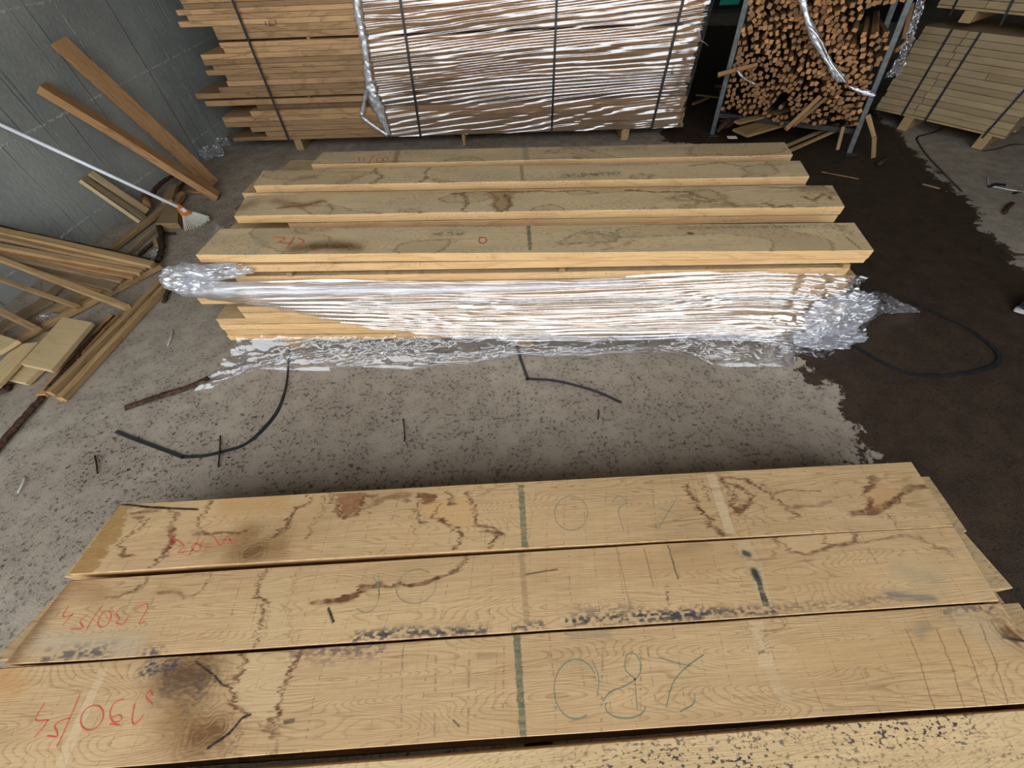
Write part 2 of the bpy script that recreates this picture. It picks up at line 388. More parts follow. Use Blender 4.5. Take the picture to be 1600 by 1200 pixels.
def strokes(name, ob, px_lines, zt, w, mat, label=None, lift=.0006):
    """pen or crayon lines lying on a board: one child mesh"""
    V = []; F = []; inv = ob.matrix_world.inverted()
    for ln in px_lines:
        P = catmull([at(x, y, zt) for x, y in ln], 5); n = len(P); b0 = len(V)
        for i, p in enumerate(P):
            t = P[min(i+1, n-1)]-P[max(i-1, 0)]; t /= np.linalg.norm(t)+1e-9; a = np.array([-t[1], t[0], 0])
            for s_ in (-1, 1):
                q = p+a*s_*w/2; l = inv @ Vector(tuple(q)); 
                for dz in (0.0,): V.append((l.x, l.y, zt_local(ob)+lift))
        for i in range(n-1):
            F.append((b0+2*i, b0+2*i+1, b0+2*i+3, b0+2*i+2))
    o = link(name, V, F, mat); o.parent = ob
    if label: o['label'] = label
    return o
def zt_local(ob): return max(v[2] for v in ob.bound_box)
def ell(cx, cy, rx, ry, a0=0, a1=360, n=14, rot=0):
    r = radians(rot); out = []
    for k in range(n+1):
        a = radians(a0+(a1-a0)*k/n); u, v = rx*cos(a), ry*sin(a); out.append((cx+u*cos(r)-v*sin(r), cy+u*sin(r)+v*cos(r)))
    return out

# ------------------------------------------------------------------ stains on boards (vertex attribute on the dense top grid)
BROWN = lin(92, 54, 28); RUST = lin(120, 52, 34); OLIVE = lin(150, 112, 56); GREEN = lin(78, 92, 74); BLUE = lin(60, 60, 66); PALE = lin(206, 182, 146); KNOT = lin(62, 42, 28); GRYB = lin(150, 128, 98)
def seg_dist(X, Y, P):
    best = np.full(X.shape, 1e9)
    for (ax, ay), (bx, by) in zip(P[:-1], P[1:]):
        dx, dy = bx-ax, by-ay; L = dx*dx+dy*dy+1e-12
        t = np.clip(((X-ax)*dx+(Y-ay)*dy)/L, 0, 1); d = np.hypot(X-ax-t*dx, Y-ay-t*dy); best = np.minimum(best, d)
    return best
def inside(X, Y, P):
    c = np.zeros(X.shape, bool); n = len(P)
    for i in range(n):
        x1, y1 = P[i]; x2, y2 = P[(i+1) % n]
        cr = ((y1 > Y) != (y2 > Y)) & (X < (x2-x1)*(Y-y1)/(y2-y1+1e-12)+x1); c ^= cr
    return c
def stain(ob, zt, marks):
    me = ob.data; n = len(me.vertices); co_ = np.empty(n*3); me.vertices.foreach_get('co', co_); co_ = co_.reshape(-1, 3)
    X, Y = co_[:, 0], co_[:, 1]; topm = co_[:, 2] > zt_local(ob)-.02
    rgb = np.zeros((n, 3)); A = np.zeros(n)
    jx = (fbm(X*22, Y*95, 4)-.5)*.040+(np.abs(2*fbm(X*14+5, Y*210, 2)-1)-.3)*.026; jy = (fbm(X*40+9, Y*60+4, 3)-.5)*.010
    XJ, YJ = X+jx, Y+jy
    for mk in marks:
        kind, pts, wd, colr, am = mk
        P = [tuple(to_local(ob, at(x, y, zt))[:2]) for x, y in pts]
        if kind == 'tide':
            d = seg_dist(XJ, YJ, P); wv = wd*(.45+1.1*fbm(X*30, Y*30, 2)); a = am*np.clip(1.25-d/wv, 0, 1)
            d2 = seg_dist(X+(fbm(X*31+3, Y*120+8, 4)-.5)*.05-.006, Y+jy*1.4+.003, P); a = np.maximum(a, .62*am*np.clip(1.3-d2/(wd*.42), 0, 1)*(fbm(X*24+2, Y*24, 2) > .42))
            a = np.clip(a*1.4, 0, am)*np.clip(.55+1.2*(fbm(X*70, Y*70, 2)-.25), .3, 1)
        elif kind == 'fill':
            a = am*inside(XJ, YJ, P)*(.75+.5*fbm(X*25, Y*40, 3))
        elif kind == 'band':
            a = am*inside(X+jx*.12, Y, P)*np.clip(.35+1.0*fbm(X*30, Y*200, 3), 0, 1)
        elif kind == 'soft':
            d = seg_dist(X+jx*.6, Y+jy*.6, P); a = am*np.exp(-(d/wd)**2)
        elif kind == 'crack':
            d = seg_dist(X+jx*.12, Y+jy*.2, P); a = am*np.clip(1.6-d/wd, 0, 1)
        elif kind == 'smudge':
            d = seg_dist(X, Y, P); a = am*np.exp(-(d/wd)**2)*np.clip((fbm(X*95, Y*170, 3)-.42)*6, 0, 1)
        elif kind == 'knot':
            d = seg_dist(X, Y, P); ph = np.arctan2(Y-P[0][1], X-P[0][0]); a = am*np.exp(-(d/wd)**2)*(.55+.45*np.cos(d*420+3*fbm(X*30, Y*30, 2)*6))+am*.8*np.exp(-(d/(wd*.33))**2)
            a = np.clip(a, 0, 1)
        a = np.clip(a, 0, 1)*topm; nz = a > 1e-4
        k = np.where(A+a > 1e-6, a/(A*(1-a)+a+1e-9), 0)[:, None]
        rgb = np.where(nz[:, None], rgb*(1-k)+np.array(colr[:3])*k, rgb); A = A*(1-a)+a
    at_ = me.attributes.new('stain', 'FLOAT_COLOR', 'POINT')
    at_.data.foreach_set('color', np.concatenate([rgb, A[:, None]], 1).astype(np.float32).ravel())
# ================================================================== NEAR STACK (three wide fresh boards on top)
ZN = .29; TN = .048
K1 = lambda L: [(x/2.4, 700+y/2.4) for x, y in L]
K2 = lambda L: [(500+x/2.4, 700+y/2.4) for x, y in L]
K3 = lambda L: [(1000+x/2.308, 680+y/2.308) for x, y in L]
nq = lambda a, b, c, d, z=ZN: [at(*p, z) for p in (a, b, c, d)]
oak = ['oak_near', 'oak_end', 'oak_side']
GN = 'boards of the near stack'
n1 = board_quad('oak_plank', *nq((190, 785), (1425, 723), (107, 899), (1487, 819)), TN, oak, nx=1200, ny=104, seed=1, cat='plank', group=GN,
    label='farthest oak plank of the near stack, brown tide stains and red scribble at its left')
n2 = board_quad('oak_plank', *nq((110, 906), (1490, 823), (5, 1041), (1560, 938)), TN, oak, nx=1200, ny=104, seed=2, cat='plank', group=GN,
    label='middle oak plank of the near stack, red 230/24 and blue-grey smudged edge')
n3 = board_quad('oak_plank', *nq((-14, 1046), (1562, 941), (-165, 1222), (1668, 1094)), TN, oak, nx=1200, ny=104, seed=3, cat='plank', group=GN,
    label='near-stack oak plank with large pencil scrawl, green stripe and cracked dark knot')
n4 = board_quad('oak_plank', *nq((-150, 1237), (1685, 1108), (-420, 1560), (1880, 1345)), TN, ['oak_near_speckled', 'oak_end', 'oak_side'], seed=4, cat='plank', group=GN,
    label='pale speckled oak plank nearest the viewer in the near stack')
def T(L, am=.85, w=.0045, col=BROWN): return ('tide', L, w, col, am)
stain(n1, ZN, [
 ('fill', K1([(440, 205), (485, 222), (462, 290), (440, 340), (400, 380), (385, 430), (345, 470), (240, 490)]), 0, OLIVE, .75),
 ('fill', K1([(640, 225), (800, 190), (752, 240), (735, 300), (700, 330), (640, 400), (605, 450), (560, 460), (600, 400), (640, 340)]), 0, lin(196, 160, 116), .5),
 ('fill', K1([(1165, 180), (1105, 230), (1070, 300), (1020, 330), (1000, 345), (1150, 340), (1210, 230), (1220, 175)]), 0, lin(190, 152, 104), .4),
 ('knot', K1([(930, 395), (970, 380)]), .030, lin(84, 60, 38), .95), ('knot', K1([(755, 427)]), .008, KNOT, .8),
 ('soft', K1([(930, 330), (890, 390), (1040, 370)]), .050, lin(124, 88, 48), .7), ('soft', K1([(780, 380), (900, 330)]), .03, lin(150, 112, 66), .5), ('soft', K1([(850, 220), (1050, 200)]), .04, lin(176, 130, 72), .5),
 ('crack', K1([(455, 210), (560, 222), (740, 230)]), .0035, lin(20, 14, 10), 1),
 T(K1([(500, 246), (540, 238), (600, 232)]), .8, .006), T(K1([(505, 262), (535, 258)]), .7, .006),
 T(K1([(545, 270), (515, 300), (470, 335), (450, 370), (460, 405), (500, 405)])),
 T(K1([(650, 225), (662, 262), (640, 292), (648, 312)]), .8, .006), T(K1([(648, 312), (645, 345), (625, 380)]), .95, .011, RUST), T(K1([(625, 380), (600, 410), (570, 445)]), .85, .007),
 T(K1([(792, 198), (762, 240), (742, 270), (748, 302)])), T(K1([(748, 312), (790, 322), (840, 315), (890, 322), (915, 305)]), .85, .006), ('soft', K1([(730, 320), (745, 322)]), .008, BROWN, .6),
 T(K1([(1165, 180), (1150, 208), (1105, 232)]), .8, .005), T(K1([(1110, 225), (1085, 262), (1070, 300), (1020, 330)]), .85, .008),
 T(K1([(1220, 180), (1208, 230), (1170, 290), (1140, 340)]), .55, .004),
 ('fill', K2([(60, 168), (165, 168), (160, 235), (95, 258), (70, 235)]), 0, lin(132, 84, 52), .8), T(K2([(42, 168), (55, 235), (90, 264), (150, 245), (168, 175)]), .9, .006),
 T(K2([(175, 225), (200, 210), (235, 190), (330, 175)]), .7, .010, lin(120, 86, 50)), T(K2([(150, 240), (158, 232)]), .8, .006), T(K2([(180, 240), (184, 245)]), .8, .006), T(K2([(318, 195), (326, 198)]), .8, .007), T(K2([(185, 180), (205, 182)]), .7, .007),
 ('fill', K2([(370, 168), (430, 175), (440, 205), (400, 215), (375, 195)]), 0, lin(110, 66, 40), .85),
 ('fill', K2([(385, 215), (430, 200), (570, 180), (585, 290), (520, 300), (440, 262), (400, 262)]), 0, lin(206, 160, 104), .55),
 T(K2([(372, 190), (365, 230), (375, 262), (365, 282), (395, 282)]), .85, .005), T(K2([(440, 210), (425, 245), (410, 262), (440, 266)]), .85, .004),
 T(K2([(480, 165), (490, 190), (475, 210), (505, 210)]), .85, .006), T(K2([(440, 266), (490, 292), (525, 322), (520, 352), (500, 378)]), .9, .005),
 T(K2([(552, 168), (565, 212), (582, 245), (578, 292), (640, 296), (665, 322), (650, 345), (630, 372)]), .9, .005), T(K2([(610, 312), (650, 318)]), .7, .006), T(K2([(345, 285), (358, 340), (350, 385)]), .5, .003),
 T(K2([(590, 180), (640, 150), (690, 140)]), .45, .003),
 ('band', K2([(742, 138), (764, 138), (778, 372), (756, 372)]), 0, GREEN, .8),
 ('band', K3([(238, 140), (272, 138), (345, 352), (308, 355)]), 0, PALE, .65),
 T(K3([(160, 178), (188, 222), (205, 262), (240, 292), (262, 332), (298, 356)]), .9, .008), T(K3([(225, 160), (240, 200), (235, 240)]), .6, .004),
 T(K3([(285, 155), (322, 185), (335, 222), (330, 262), (355, 276), (395, 245), (392, 212), (355, 186), (300, 162)]), .85, .006), T(K3([(340, 260), (360, 280)]), .8, .010, lin(120, 78, 44)),
 T(K3([(300, 152), (372, 160), (422, 186), (470, 212), (500, 242), (552, 275), (582, 292)]), .8, .005), T(K3([(372, 165), (440, 175), (480, 205)]), .6, .004),
 T(K3([(480, 205), (550, 196), (640, 202)]), .6, .004), T(K3([(545, 255), (620, 256), (682, 240)]), .65, .005),
 ('fill', K3([(810, 200), (850, 165), (940, 210), (890, 258), (820, 285)]), 0, lin(190, 142, 96), .55),
 T(K3([(850, 150), (830, 182), (806, 206), (832, 232), (815, 265), (770, 286), (838, 280), (890, 262), (940, 216), (972, 186), (1030, 188)]), .9, .008), T(K3([(800, 262), (850, 270), (900, 240)]), .75, .009, lin(120, 78, 48)),
 T(K3([(890, 290), (905, 305), (920, 322)]), .7, .004), T(K3([(850, 148), (920, 170), (985, 150)]), .5, .004, OLIVE), ('soft', K3([(960, 165), (1010, 240)]), .03, lin(160, 132, 92), .35),
 ('soft', K3([(640, 250), (760, 300), (900, 320)]), .02, lin(206, 170, 132), .4),
])
stain(n2, ZN, [
 ('soft', K2([(1100, 420), (1440, 440)]), .05, lin(176, 134, 92), .4), ('soft', K3([(500, 520), (800, 560)]), .04, lin(184, 146, 98), .35), ('soft', K1([(150, 720), (500, 740)]), .03, lin(176, 164, 140), .5),
 ('soft', K1([(245, 505), (30, 815)]), .030, lin(112, 76, 44), .75), ('soft', K1([(260, 510), (340, 520), (380, 550)]), .028, lin(150, 108, 68), .55),
 T(K1([(560, 470), (540, 510), (500, 536), (440, 556), (385, 562)]), .75), T(K1([(795, 455), (770, 512), (738, 542), (690, 558), (640, 536), (588, 546)]), .6, .004), ('soft', K1([(600, 520), (650, 540)]), .012, lin(160, 120, 76), .4),
 ('fill', K1([(1005, 450), (960, 520), (990, 580), (985, 660), (940, 745), (1075, 745), (1085, 660), (1070, 600), (1105, 465)]), 0, lin(196, 168, 124), .3),
 T(K1([(1005, 448), (972, 482), (960, 522), (962, 560), (992, 575), (985, 622), (990, 660), (968, 702), (945, 742)]), .8, .005), T(K1([(1105, 468), (1070, 600), (1088, 660), (1080, 735)]), .35, .003),
 T(K1([(1160, 582), (1280, 572), (1340, 542), (1430, 510)]), .75, .007), T(K2([(0, 580), (90, 562), (130, 548), (150, 522), (220, 512), (262, 522), (300, 506), (345, 515), (385, 506), (440, 486), (520, 456), (545, 408)]), .9, .006),
 ('soft', K1([(1240, 628)]), .03, lin(140, 104, 66), .6), ('crack', K1([(1232, 602), (1250, 650)]), .0036, lin(24, 18, 14), 1),
 ('knot', K1([(840, 602)]), .010, lin(120, 84, 54), .8), ('soft', K1([(740, 740)]), .022, lin(130, 120, 108), .6),
 ('smudge', K1([(170, 785), (270, 770), (400, 765)]), .020, BLUE, .75), ('smudge', K1([(540, 770), (600, 765)]), .016, BLUE, .8), ('smudge', K1([(1340, 715), (1440, 710)]), .015, BLUE, .6),
 ('smudge', K2([(130, 712), (300, 690), (460, 692), (620, 685)]), .014, BLUE, .9), ('smudge', K2([(730, 682), (830, 660)]), .012, BLUE, .8), ('smudge', K2([(920, 652), (1100, 640), (1280, 632), (1440, 628)]), .014, BLUE, .95), ('smudge', K2([(960, 620), (1200, 600)]), .020, BLUE, .35),
 ('smudge', K3([(0, 655), (200, 640), (480, 632)]), .013, BLUE, .85), ('smudge', K3([(500, 625), (760, 605), (900, 590)]), .012, BLUE, .45), ('soft', K3([(900, 575), (1050, 590)]), .011, lin(110, 106, 100), .7), ('soft', K3([(950, 490), (1060, 520)]), .03, lin(168, 150, 116), .6),
 ('knot', K2([(930, 452)]), .011, lin(120, 84, 54), .9), ('knot', K2([(962, 456)]), .008, lin(120, 84, 54), .9), ('crack', K2([(770, 474), (890, 455)]), .0022, lin(90, 64, 44), .8),
 ('band', K2([(745, 388), (764, 386), (786, 655), (764, 658)]), 0, lin(140, 116, 80), .6),
 ('crack', K2([(1305, 365), (1342, 490)]), .0020, lin(50, 46, 46), .8), ('crack', K2([(1215, 375), (1250, 520)]), .0014, lin(80, 70, 60), .6), ('crack', K2([(1110, 370), (1165, 600)]), .0012, lin(90, 78, 64), .6), ('smudge', K2([(1302, 525), (1310, 590)]), .006, BLUE, .9),
 ('band', K3([(335, 390), (385, 380), (440, 460), (480, 630), (440, 640), (395, 480)]), 0, lin(192, 172, 136), .35), ('crack', K3([(378, 425), (392, 430)]), .008, BLUE, .9), ('crack', K3([(412, 492), (424, 515)]), .010, lin(40, 50, 50), 1), ('band', K3([(415, 515), (432, 515), (470, 615), (445, 618)]), 0, lin(62, 62, 54), .95),
 ('soft', K2([(1330, 385), (1440, 360)]), .018, lin(150, 118, 80), .55),
 ('fill', K3([(480, 372), (520, 398), (540, 420), (600, 430), (660, 415), (700, 395), (770, 388), (770, 350)]), 0, lin(204, 168, 122), .6),
 T(K3([(480, 372), (520, 398), (540, 420), (600, 432), (660, 416), (700, 396), (770, 387), (772, 352)]), .75, .005), T(K3([(652, 352), (660, 388), (695, 396)]), .6, .004),
 T(K3([(770, 387), (850, 380), (930, 362), (1010, 370), (1060, 402), (1130, 432)]), .5, .004), T(K3([(335, 390), (350, 432), (402, 452), (470, 442), (492, 400), (470, 375)]), .5, .004, lin(130, 96, 60)),
 ('soft', K3([(1150, 340), (1300, 590)]), .010, lin(206, 186, 150), .5),
])
stain(n3, ZN, [
 ('soft', K2([(0, 1090), (1440, 1010)]), .03, lin(186, 150, 104), .35), ('soft', K3([(600, 800), (1200, 780)]), .05, lin(196, 152, 96), .3),
 ('soft', K1([(740, 830), (640, 850)]), .055, lin(112, 78, 42), .85), ('soft', K1([(760, 1090), (660, 1000)]), .06, lin(136, 96, 54), .75), ('knot', K1([(740, 1080), (820, 1060)]), .055, lin(110, 76, 42), .7), ('knot', K1([(680, 850), (760, 860)]), .055, lin(96, 66, 38), .75),
 ('soft', K1([(0, 860), (60, 900)]), .03, lin(186, 134, 78), .6), ('smudge', K1([(560, 815), (650, 815), (540, 840)]), .018, BLUE, .95), ('smudge', K1([(640, 900), (800, 880)]), .03, lin(90, 76, 64), .6), ('smudge', K1([(740, 920), (700, 980)]), .012, lin(90, 76, 64), .7),
 ('crack', K1([(735, 800), (775, 832), (800, 850), (832, 885), (872, 900)]), .0020, lin(30, 20, 14), 1), ('crack', K1([(778, 1126), (858, 1072), (908, 1012), (940, 998)]), .0028, lin(26, 18, 12), 1),
 ('fill', K1([(920, 775), (870, 870), (870, 930), (930, 990), (1020, 1030), (1060, 900), (1100, 790), (1140, 760)]), 0, lin(206, 178, 134), .32),
 T(K1([(920, 775), (905, 832), (870, 872), (868, 932), (890, 976), (930, 992)]), .85, .006), T(K1([(1130, 760), (1100, 792), (1090, 862), (1060, 902), (1040, 992), (1020, 1032)]), .9, .006), T(K1([(970, 1040), (1020, 1070), (1038, 1092), (1020, 1165)]), .6, .005), T(K1([(1020, 1030), (1042, 1085)]), .6, .004), T(K1([(900, 1060), (840, 1150), (810, 1190)]), .5, .004),
 ('crack', K1([(1068, 1027), (1100, 1022)]), .004, lin(70, 54, 40), .8),
 ('band', K1([(372, 825), (408, 822), (245, 1200), (200, 1200)]), 0, lin(210, 186, 148), .5),
 ('band', K2([(724, 700), (750, 700), (777, 1090), (748, 1092)]), 0, GREEN, .85),
 ('smudge', K1([(1100, 770), (1430, 745)]), .022, lin(110, 86, 78), .6), ('smudge', K2([(30, 760), (180, 750)]), .03, lin(110, 92, 80), .5), ('soft', K2([(940, 702), (1080, 700)]), .012, lin(150, 130, 104), .6),
 ('soft', K2([(260, 960)]), .04, lin(176, 128, 74), .4), ('soft', K2([(540, 950)]), .03, lin(182, 136, 84), .3), ('crack', K2([(497, 1020), (520, 1042)]), .002, lin(60, 46, 34), .8),
 ('band', K3([(388, 672), (442, 668), (485, 830), (430, 835)]), 0, lin(212, 188, 148), .5), ('band', K3([(440, 830), (485, 830), (565, 990), (510, 995)]), 0, lin(200, 172, 132), .45), T(K3([(470, 910), (520, 990)]), .5, .002), T(K3([(500, 662), (518, 685), (455, 712), (466, 772), (430, 792)]), .55, .0035), T(K3([(385, 672), (412, 740), (430, 792)]), .4, .003),
 ('smudge', K3([(1100, 632), (1260, 622)]), .018, BLUE, .75), ('knot', K3([(1310, 705), (1350, 725)]), .035, lin(104, 74, 46), .95), ('crack', K3([(1305, 728), (1385, 742)]), .003, lin(30, 22, 16), .9), ('soft', K3([(1030, 690), (1010, 720)]), .014, lin(140, 126, 100), .6), ('soft', K3([(1160, 660), (1240, 700)]), .04, lin(186, 164, 128), .5),
]+[('crack', K3([(960+a, 640+b), (1010+a, 760+b), (1080+a, 990+b)]), .0013, lin(60, 52, 46), .65) for a, b in ((0, 60), (110, 60), (190, 55), (265, 40))]
 +[('smudge', K2([(x, 750), (x-6, 1080)]), .0022, lin(92, 78, 64), .6) for x in (310, 435, 560, 690, 1060, 1205)])
# handwriting
strokes('crayon_writing', n3, [K1(l) for l in ([(168, 955), (140, 1000), (135, 1022), (182, 1020)], [(183, 1018), (160, 1050), (128, 1086)], [(176, 1080), (214, 1082), (212, 1062), (206, 1040), (235, 1020), (262, 1014)], [(300, 925), (268, 1000), (214, 1122)], ell(345, 1012, 38, 50, 0, 360, 16, 35), [(466, 940), (428, 958), (412, 1000), (428, 1030), (456, 1018), (448, 1002), (420, 1010)], [(412, 1036), (450, 1040)], [(572, 930), (560, 910), (548, 935), (572, 962)], [(505, 960), (495, 1020), (508, 1036), (540, 1000)])], ZN, .0027, M['crayon'], 'red crayon figures 290/24 written upside down')
strokes('crayon_writing', n2, [K1(l) for l in ([(258, 590), (236, 632), (275, 626)], [(276, 618), (236, 664)], [(264, 680), (310, 676), (300, 652), (318, 634), (332, 624)], [(386, 588), (348, 640), (322, 686)], ell(392, 642, 20, 34, 0, 360, 14, 30), [(452, 600), (436, 622), (448, 640), (436, 656), (462, 660), (482, 632)], [(512, 604), (548, 584), (552, 602), (536, 632), (522, 660), (546, 650)])], ZN, .0025, M['crayon'], 'red crayon figures 230/24 written upside down')
strokes('crayon_writing', n1, [K1(l) for l in ([(662, 345), (690, 368), (668, 392), (722, 385)], [(746, 335), (728, 372), (706, 405)], ell(735, 374, 16, 14), [(768, 340), (752, 366), (790, 372)], [(800, 330), (828, 366), (852, 330), (872, 362), (896, 334)], [(820, 345), (880, 345)], [(640, 330), (660, 350)])], ZN, .0025, M['crayon'], 'red crayon scribbled figures')
strokes('pencil_writing', n3, [K2(l) for l in (ell(960, 905, 82, 112, 60, 330, 16), [(1020, 795), (1045, 860), (1040, 930)], [(1185, 870), (1145, 830), (1150, 780), (1175, 770), (1200, 800), (1198, 850), (1150, 890), (1090, 915), (1060, 950)], [(1180, 860), (1190, 985)], ell(1145, 970, 75, 45, 0, 200, 12), [(1270, 785), (1330, 805), (1390, 818)], [(1440, 775), (1375, 822), (1325, 880), (1298, 975)], [(1405, 920), (1400, 960), (1350, 990)])], ZN, .0022, M['pencil'], 'thin green pencil scrawl of loops and a cross')
for l_, t_ in (([ell(942, 245, 62, 64, 40, 380, 16)], 'faint pencil circle'), ([[(1095, 205), (1120, 180), (1150, 205), (1120, 230), (1138, 310)]], 'faint pencil loop'), ([[(1340, 188), (1300, 250), (1268, 305)], [(1270, 225), (1330, 245)]], 'faint pencil cross')):
    strokes('pencil_writing', n1, [K2(l) for l in l_], ZN, .0018, M['pencil'], t_)
strokes('pencil_writing', n2, [K2(l) for l in (ell(360, 520, 76, 62, 0, 330, 16, -20), ell(170, 545, 52, 72, -60, 130, 12), [(220, 470), (222, 560)])], ZN, .0016, M['pencil'], 'faint pencil circles')
# second layer
z2 = ZN-.052
def nb(fl, fr, nl, nr, z, lab, seed, mats=oak): return board_quad('oak_plank', *nq(fl, fr, nl, nr, z), TN, ['oak_low', 'oak_end', 'oak_side'], cat='plank', group='lower boards of the near stack', label=lab, seed=seed, nx=10)
nb((172, 806), (1452, 745), (99, 903), (1510, 829), z2, 'oak plank lying directly under the farthest plank of the near stack', 11)
nb((98, 914), (1514, 842), (-22, 1050), (1572, 905), z2, 'dirty-ended oak plank poking out both ends below the middle near-stack plank', 12)
nb((12, 1048), (1592, 942), (-130, 1210), (1690, 1085), z2, 'oak plank with blue stained right end showing below the pencil-marked plank', 13)
nb((-120, 1250), (1720, 1110), (-380, 1560), (1860, 1330), z2, 'oak plank hidden under the pale speckled nearest plank', 14)
for lay in (1, 2):
  z3 = z2-.052*lay
  for k, (fl, fr, nl, nr) in enumerate((((180, 825), (1440, 765), (95, 930), (1500, 850)), ((90, 940), (1500, 855), (-20, 1070), (1580, 955)), ((0, 1075), (1590, 965), (-150, 1230), (1690, 1100)), ((-150, 1260), (1700, 1130), (-380, 1560), (1860, 1340)))):
      board_quad('oak_plank', *nq(fl, fr, nl, nr, z3), TN, ['oak_low', 'oak_end', 'oak_side'], cat='plank', group='bottom boards of the near stack', label='oak plank low in the near stack, covered by the boards above', seed=20+k+9*lay, nx=8)
for px_ in (260, 820, 1380):
    a = at(px_, 800, 0); zb = z3-.050
    board('timber_bearer', (a[0], .44, zb), (a[0]*1.0, -.42, zb), .08, zb-.001, 'pallet', cat='bearer', group='bearers under the near stack', label='square timber bearer on the floor under the near stack')

# ================================================================== MIDDLE STACK
ZM = .60; TM = .040
oakm = ['oak_top', 'oak_end', 'oak_side']; oakl = ['oak_low', 'oak_end', 'oak_side']
mq = lambda a, b, c, d, z=ZM: [at(*p, z) for p in (a, b, c, d)]
GM = 'top boards of the middle stack'
mA = board_quad('oak_plank', *mq((345, 357), (1335, 348), (305, 399), (1365, 391)), TM, oakm, nx=500, ny=40, seed=31, cat='plank', group=GM, label='front top plank of the film-wrapped middle stack, greenish stripe and brown knot patch')
mB = board_quad('oak_plank', *mq((385, 306), (1300, 289), (366, 337), (1320, 323)), TM, oakm, nx=500, ny=40, seed=32, cat='plank', group=GM, label='second top plank back in the middle stack, with large brown wavy water stains')
mC = board_quad('oak_plank', *mq((411, 266), (1250, 251), (396, 290), (1265, 276)), TM, oakm, nx=500, ny=40, seed=33, cat='plank', group=GM, label='third top plank back in the middle stack, grey smear near its middle')
mD = board_quad('oak_plank', *mq((506, 237), (1226, 222), (486, 257), (1239, 242)), TM, oakm, nx=500, ny=40, seed=34, cat='plank', group=GM, label='rearmost and shortest top plank of the middle stack, faint red figures on it')
KM = lambda L: [(250+x/2.667, 220+y/2.667) for x, y in L]
KR = lambda L: [(800+x/2.4615, 210+y/2.4615) for x, y in L]
stain(mA, ZM, [('knot', KM([(640, 440), (780, 440)]), .035, lin(92, 66, 38), .9), ('soft', KM([(560, 450), (720, 430), (820, 445)]), .04, lin(112, 84, 48), .75), ('smudge', KM([(590, 365), (690, 365)]), .04, lin(110, 90, 60), .6), ('band', KM([(1528, 352), (1542, 352), (1550, 455), (1535, 455)]), 0, GREEN, .9), ('soft', KM([(420, 380), (400, 470)]), .03, lin(176, 164, 134), .5),
  ('smudge', KM([(1150, 390), (1250, 385)]), .02, lin(70, 58, 44), .8), ('crack', KR([(680, 380), (692, 381)]), .008, lin(50, 40, 34), .9), ('smudge', KR([(640, 360), (1280, 352)]), .012, lin(90, 80, 66), .6), ('smudge', KR([(1250, 360), (1290, 375)]), .02, lin(80, 72, 66), .6), ('crack', KR([(1285, 395), (1340, 440)]), .003, lin(84, 74, 60), .8), T(KR([(270, 370), (290, 390), (330, 415), (300, 430)]), .4, .005, lin(120, 96, 60)), T(KR([(480, 380), (450, 420), (350, 445)]), .5, .006, lin(130, 98, 58))])
stain(mB, ZM, [T(KM([(1260, 220), (1280, 250), (1262, 290), (1300, 320)]), .85, .010), T(KM([(1370, 215), (1400, 240), (1385, 270), (1410, 290), (1380, 320)]), .8, .010), ('fill', KM([(1370, 205), (1480, 205), (1440, 300), (1400, 300)]), 0, lin(150, 112, 66), .6), T(KM([(1440, 225), (1460, 260), (1430, 300), (1480, 315)]), .85, .010), T(KM([(1220, 222), (1350, 210), (1500, 214), (1590, 206)]), .8, .010),
  T(KM([(690, 250), (720, 290), (700, 310), (740, 330)]), .6, .007), ('soft', KM([(480, 250), (580, 270), (660, 255)]), .035, lin(140, 96, 62), .6), T(KM([(490, 280), (600, 270), (680, 250)]), .7, .010, RUST), ('soft', KM([(330, 280), (380, 260)]), .05, lin(120, 90, 54), .55), ('smudge', KM([(1050, 290), (1080, 300)]), .02, lin(70, 54, 44), .8), ('smudge', KM([(1000, 290), (1030, 290)]), .016, lin(80, 62, 48), .8),
  T(KR([(0, 222), (60, 212), (150, 222), (260, 215), (330, 225)]), .7, .008), T(KR([(440, 215), (560, 222), (680, 220), (720, 240), (770, 250)]), .8, .009), T(KR([(680, 225), (690, 250), (760, 258)]), .6, .007), ('soft', KR([(830, 262), (850, 270)]), .02, lin(120, 88, 54), .7), T(KR([(980, 265), (1010, 285), (1060, 272), (1100, 290), (1160, 280)]), .8, .012), T(KR([(1120, 240), (1160, 255), (1200, 230), (1230, 250)]), .85, .010), ('smudge', KR([(1060, 290), (1220, 285)]), .02, lin(70, 56, 46), .8), ('soft', KR([(1120, 210), (1200, 210)]), .04, lin(130, 104, 64), .6), T(KR([(940, 200), (1060, 206), (1200, 200)]), .6, .008)])
stain(mC, ZM, [('soft', KM([(590, 155), (640, 150)]), .03, lin(120, 100, 86), .6), T(KM([(890, 110), (900, 135), (925, 150), (880, 180), (860, 195)]), .8, .008), T(KM([(1120, 110), (1105, 135), (1110, 155), (1070, 180), (1065, 195)]), .8, .008), ('smudge', KR([(215, 160), (300, 155), (400, 150)]), .03, lin(84, 78, 66), .9), ('smudge', KM([(450, 125), (740, 112)]), .02, lin(90, 72, 56), .6), ('crack', KR([(35, 105), (40, 175)]), .008, lin(120, 106, 80), .7), T(KR([(690, 120), (800, 108), (900, 125)]), .5, .01)])
stain(mD, ZM, [('crack', KM([(990, 45), (975, 100)]), .014, lin(120, 104, 76), .6), ('crack', KR([(50, 45), (55, 95)]), .016, lin(150, 140, 110), .6), ('soft', KR([(245, 88), (260, 92)]), .02, lin(110, 84, 56), .7), ('smudge', KR([(300, 60), (500, 55)]), .03, lin(140, 124, 92), .5)])
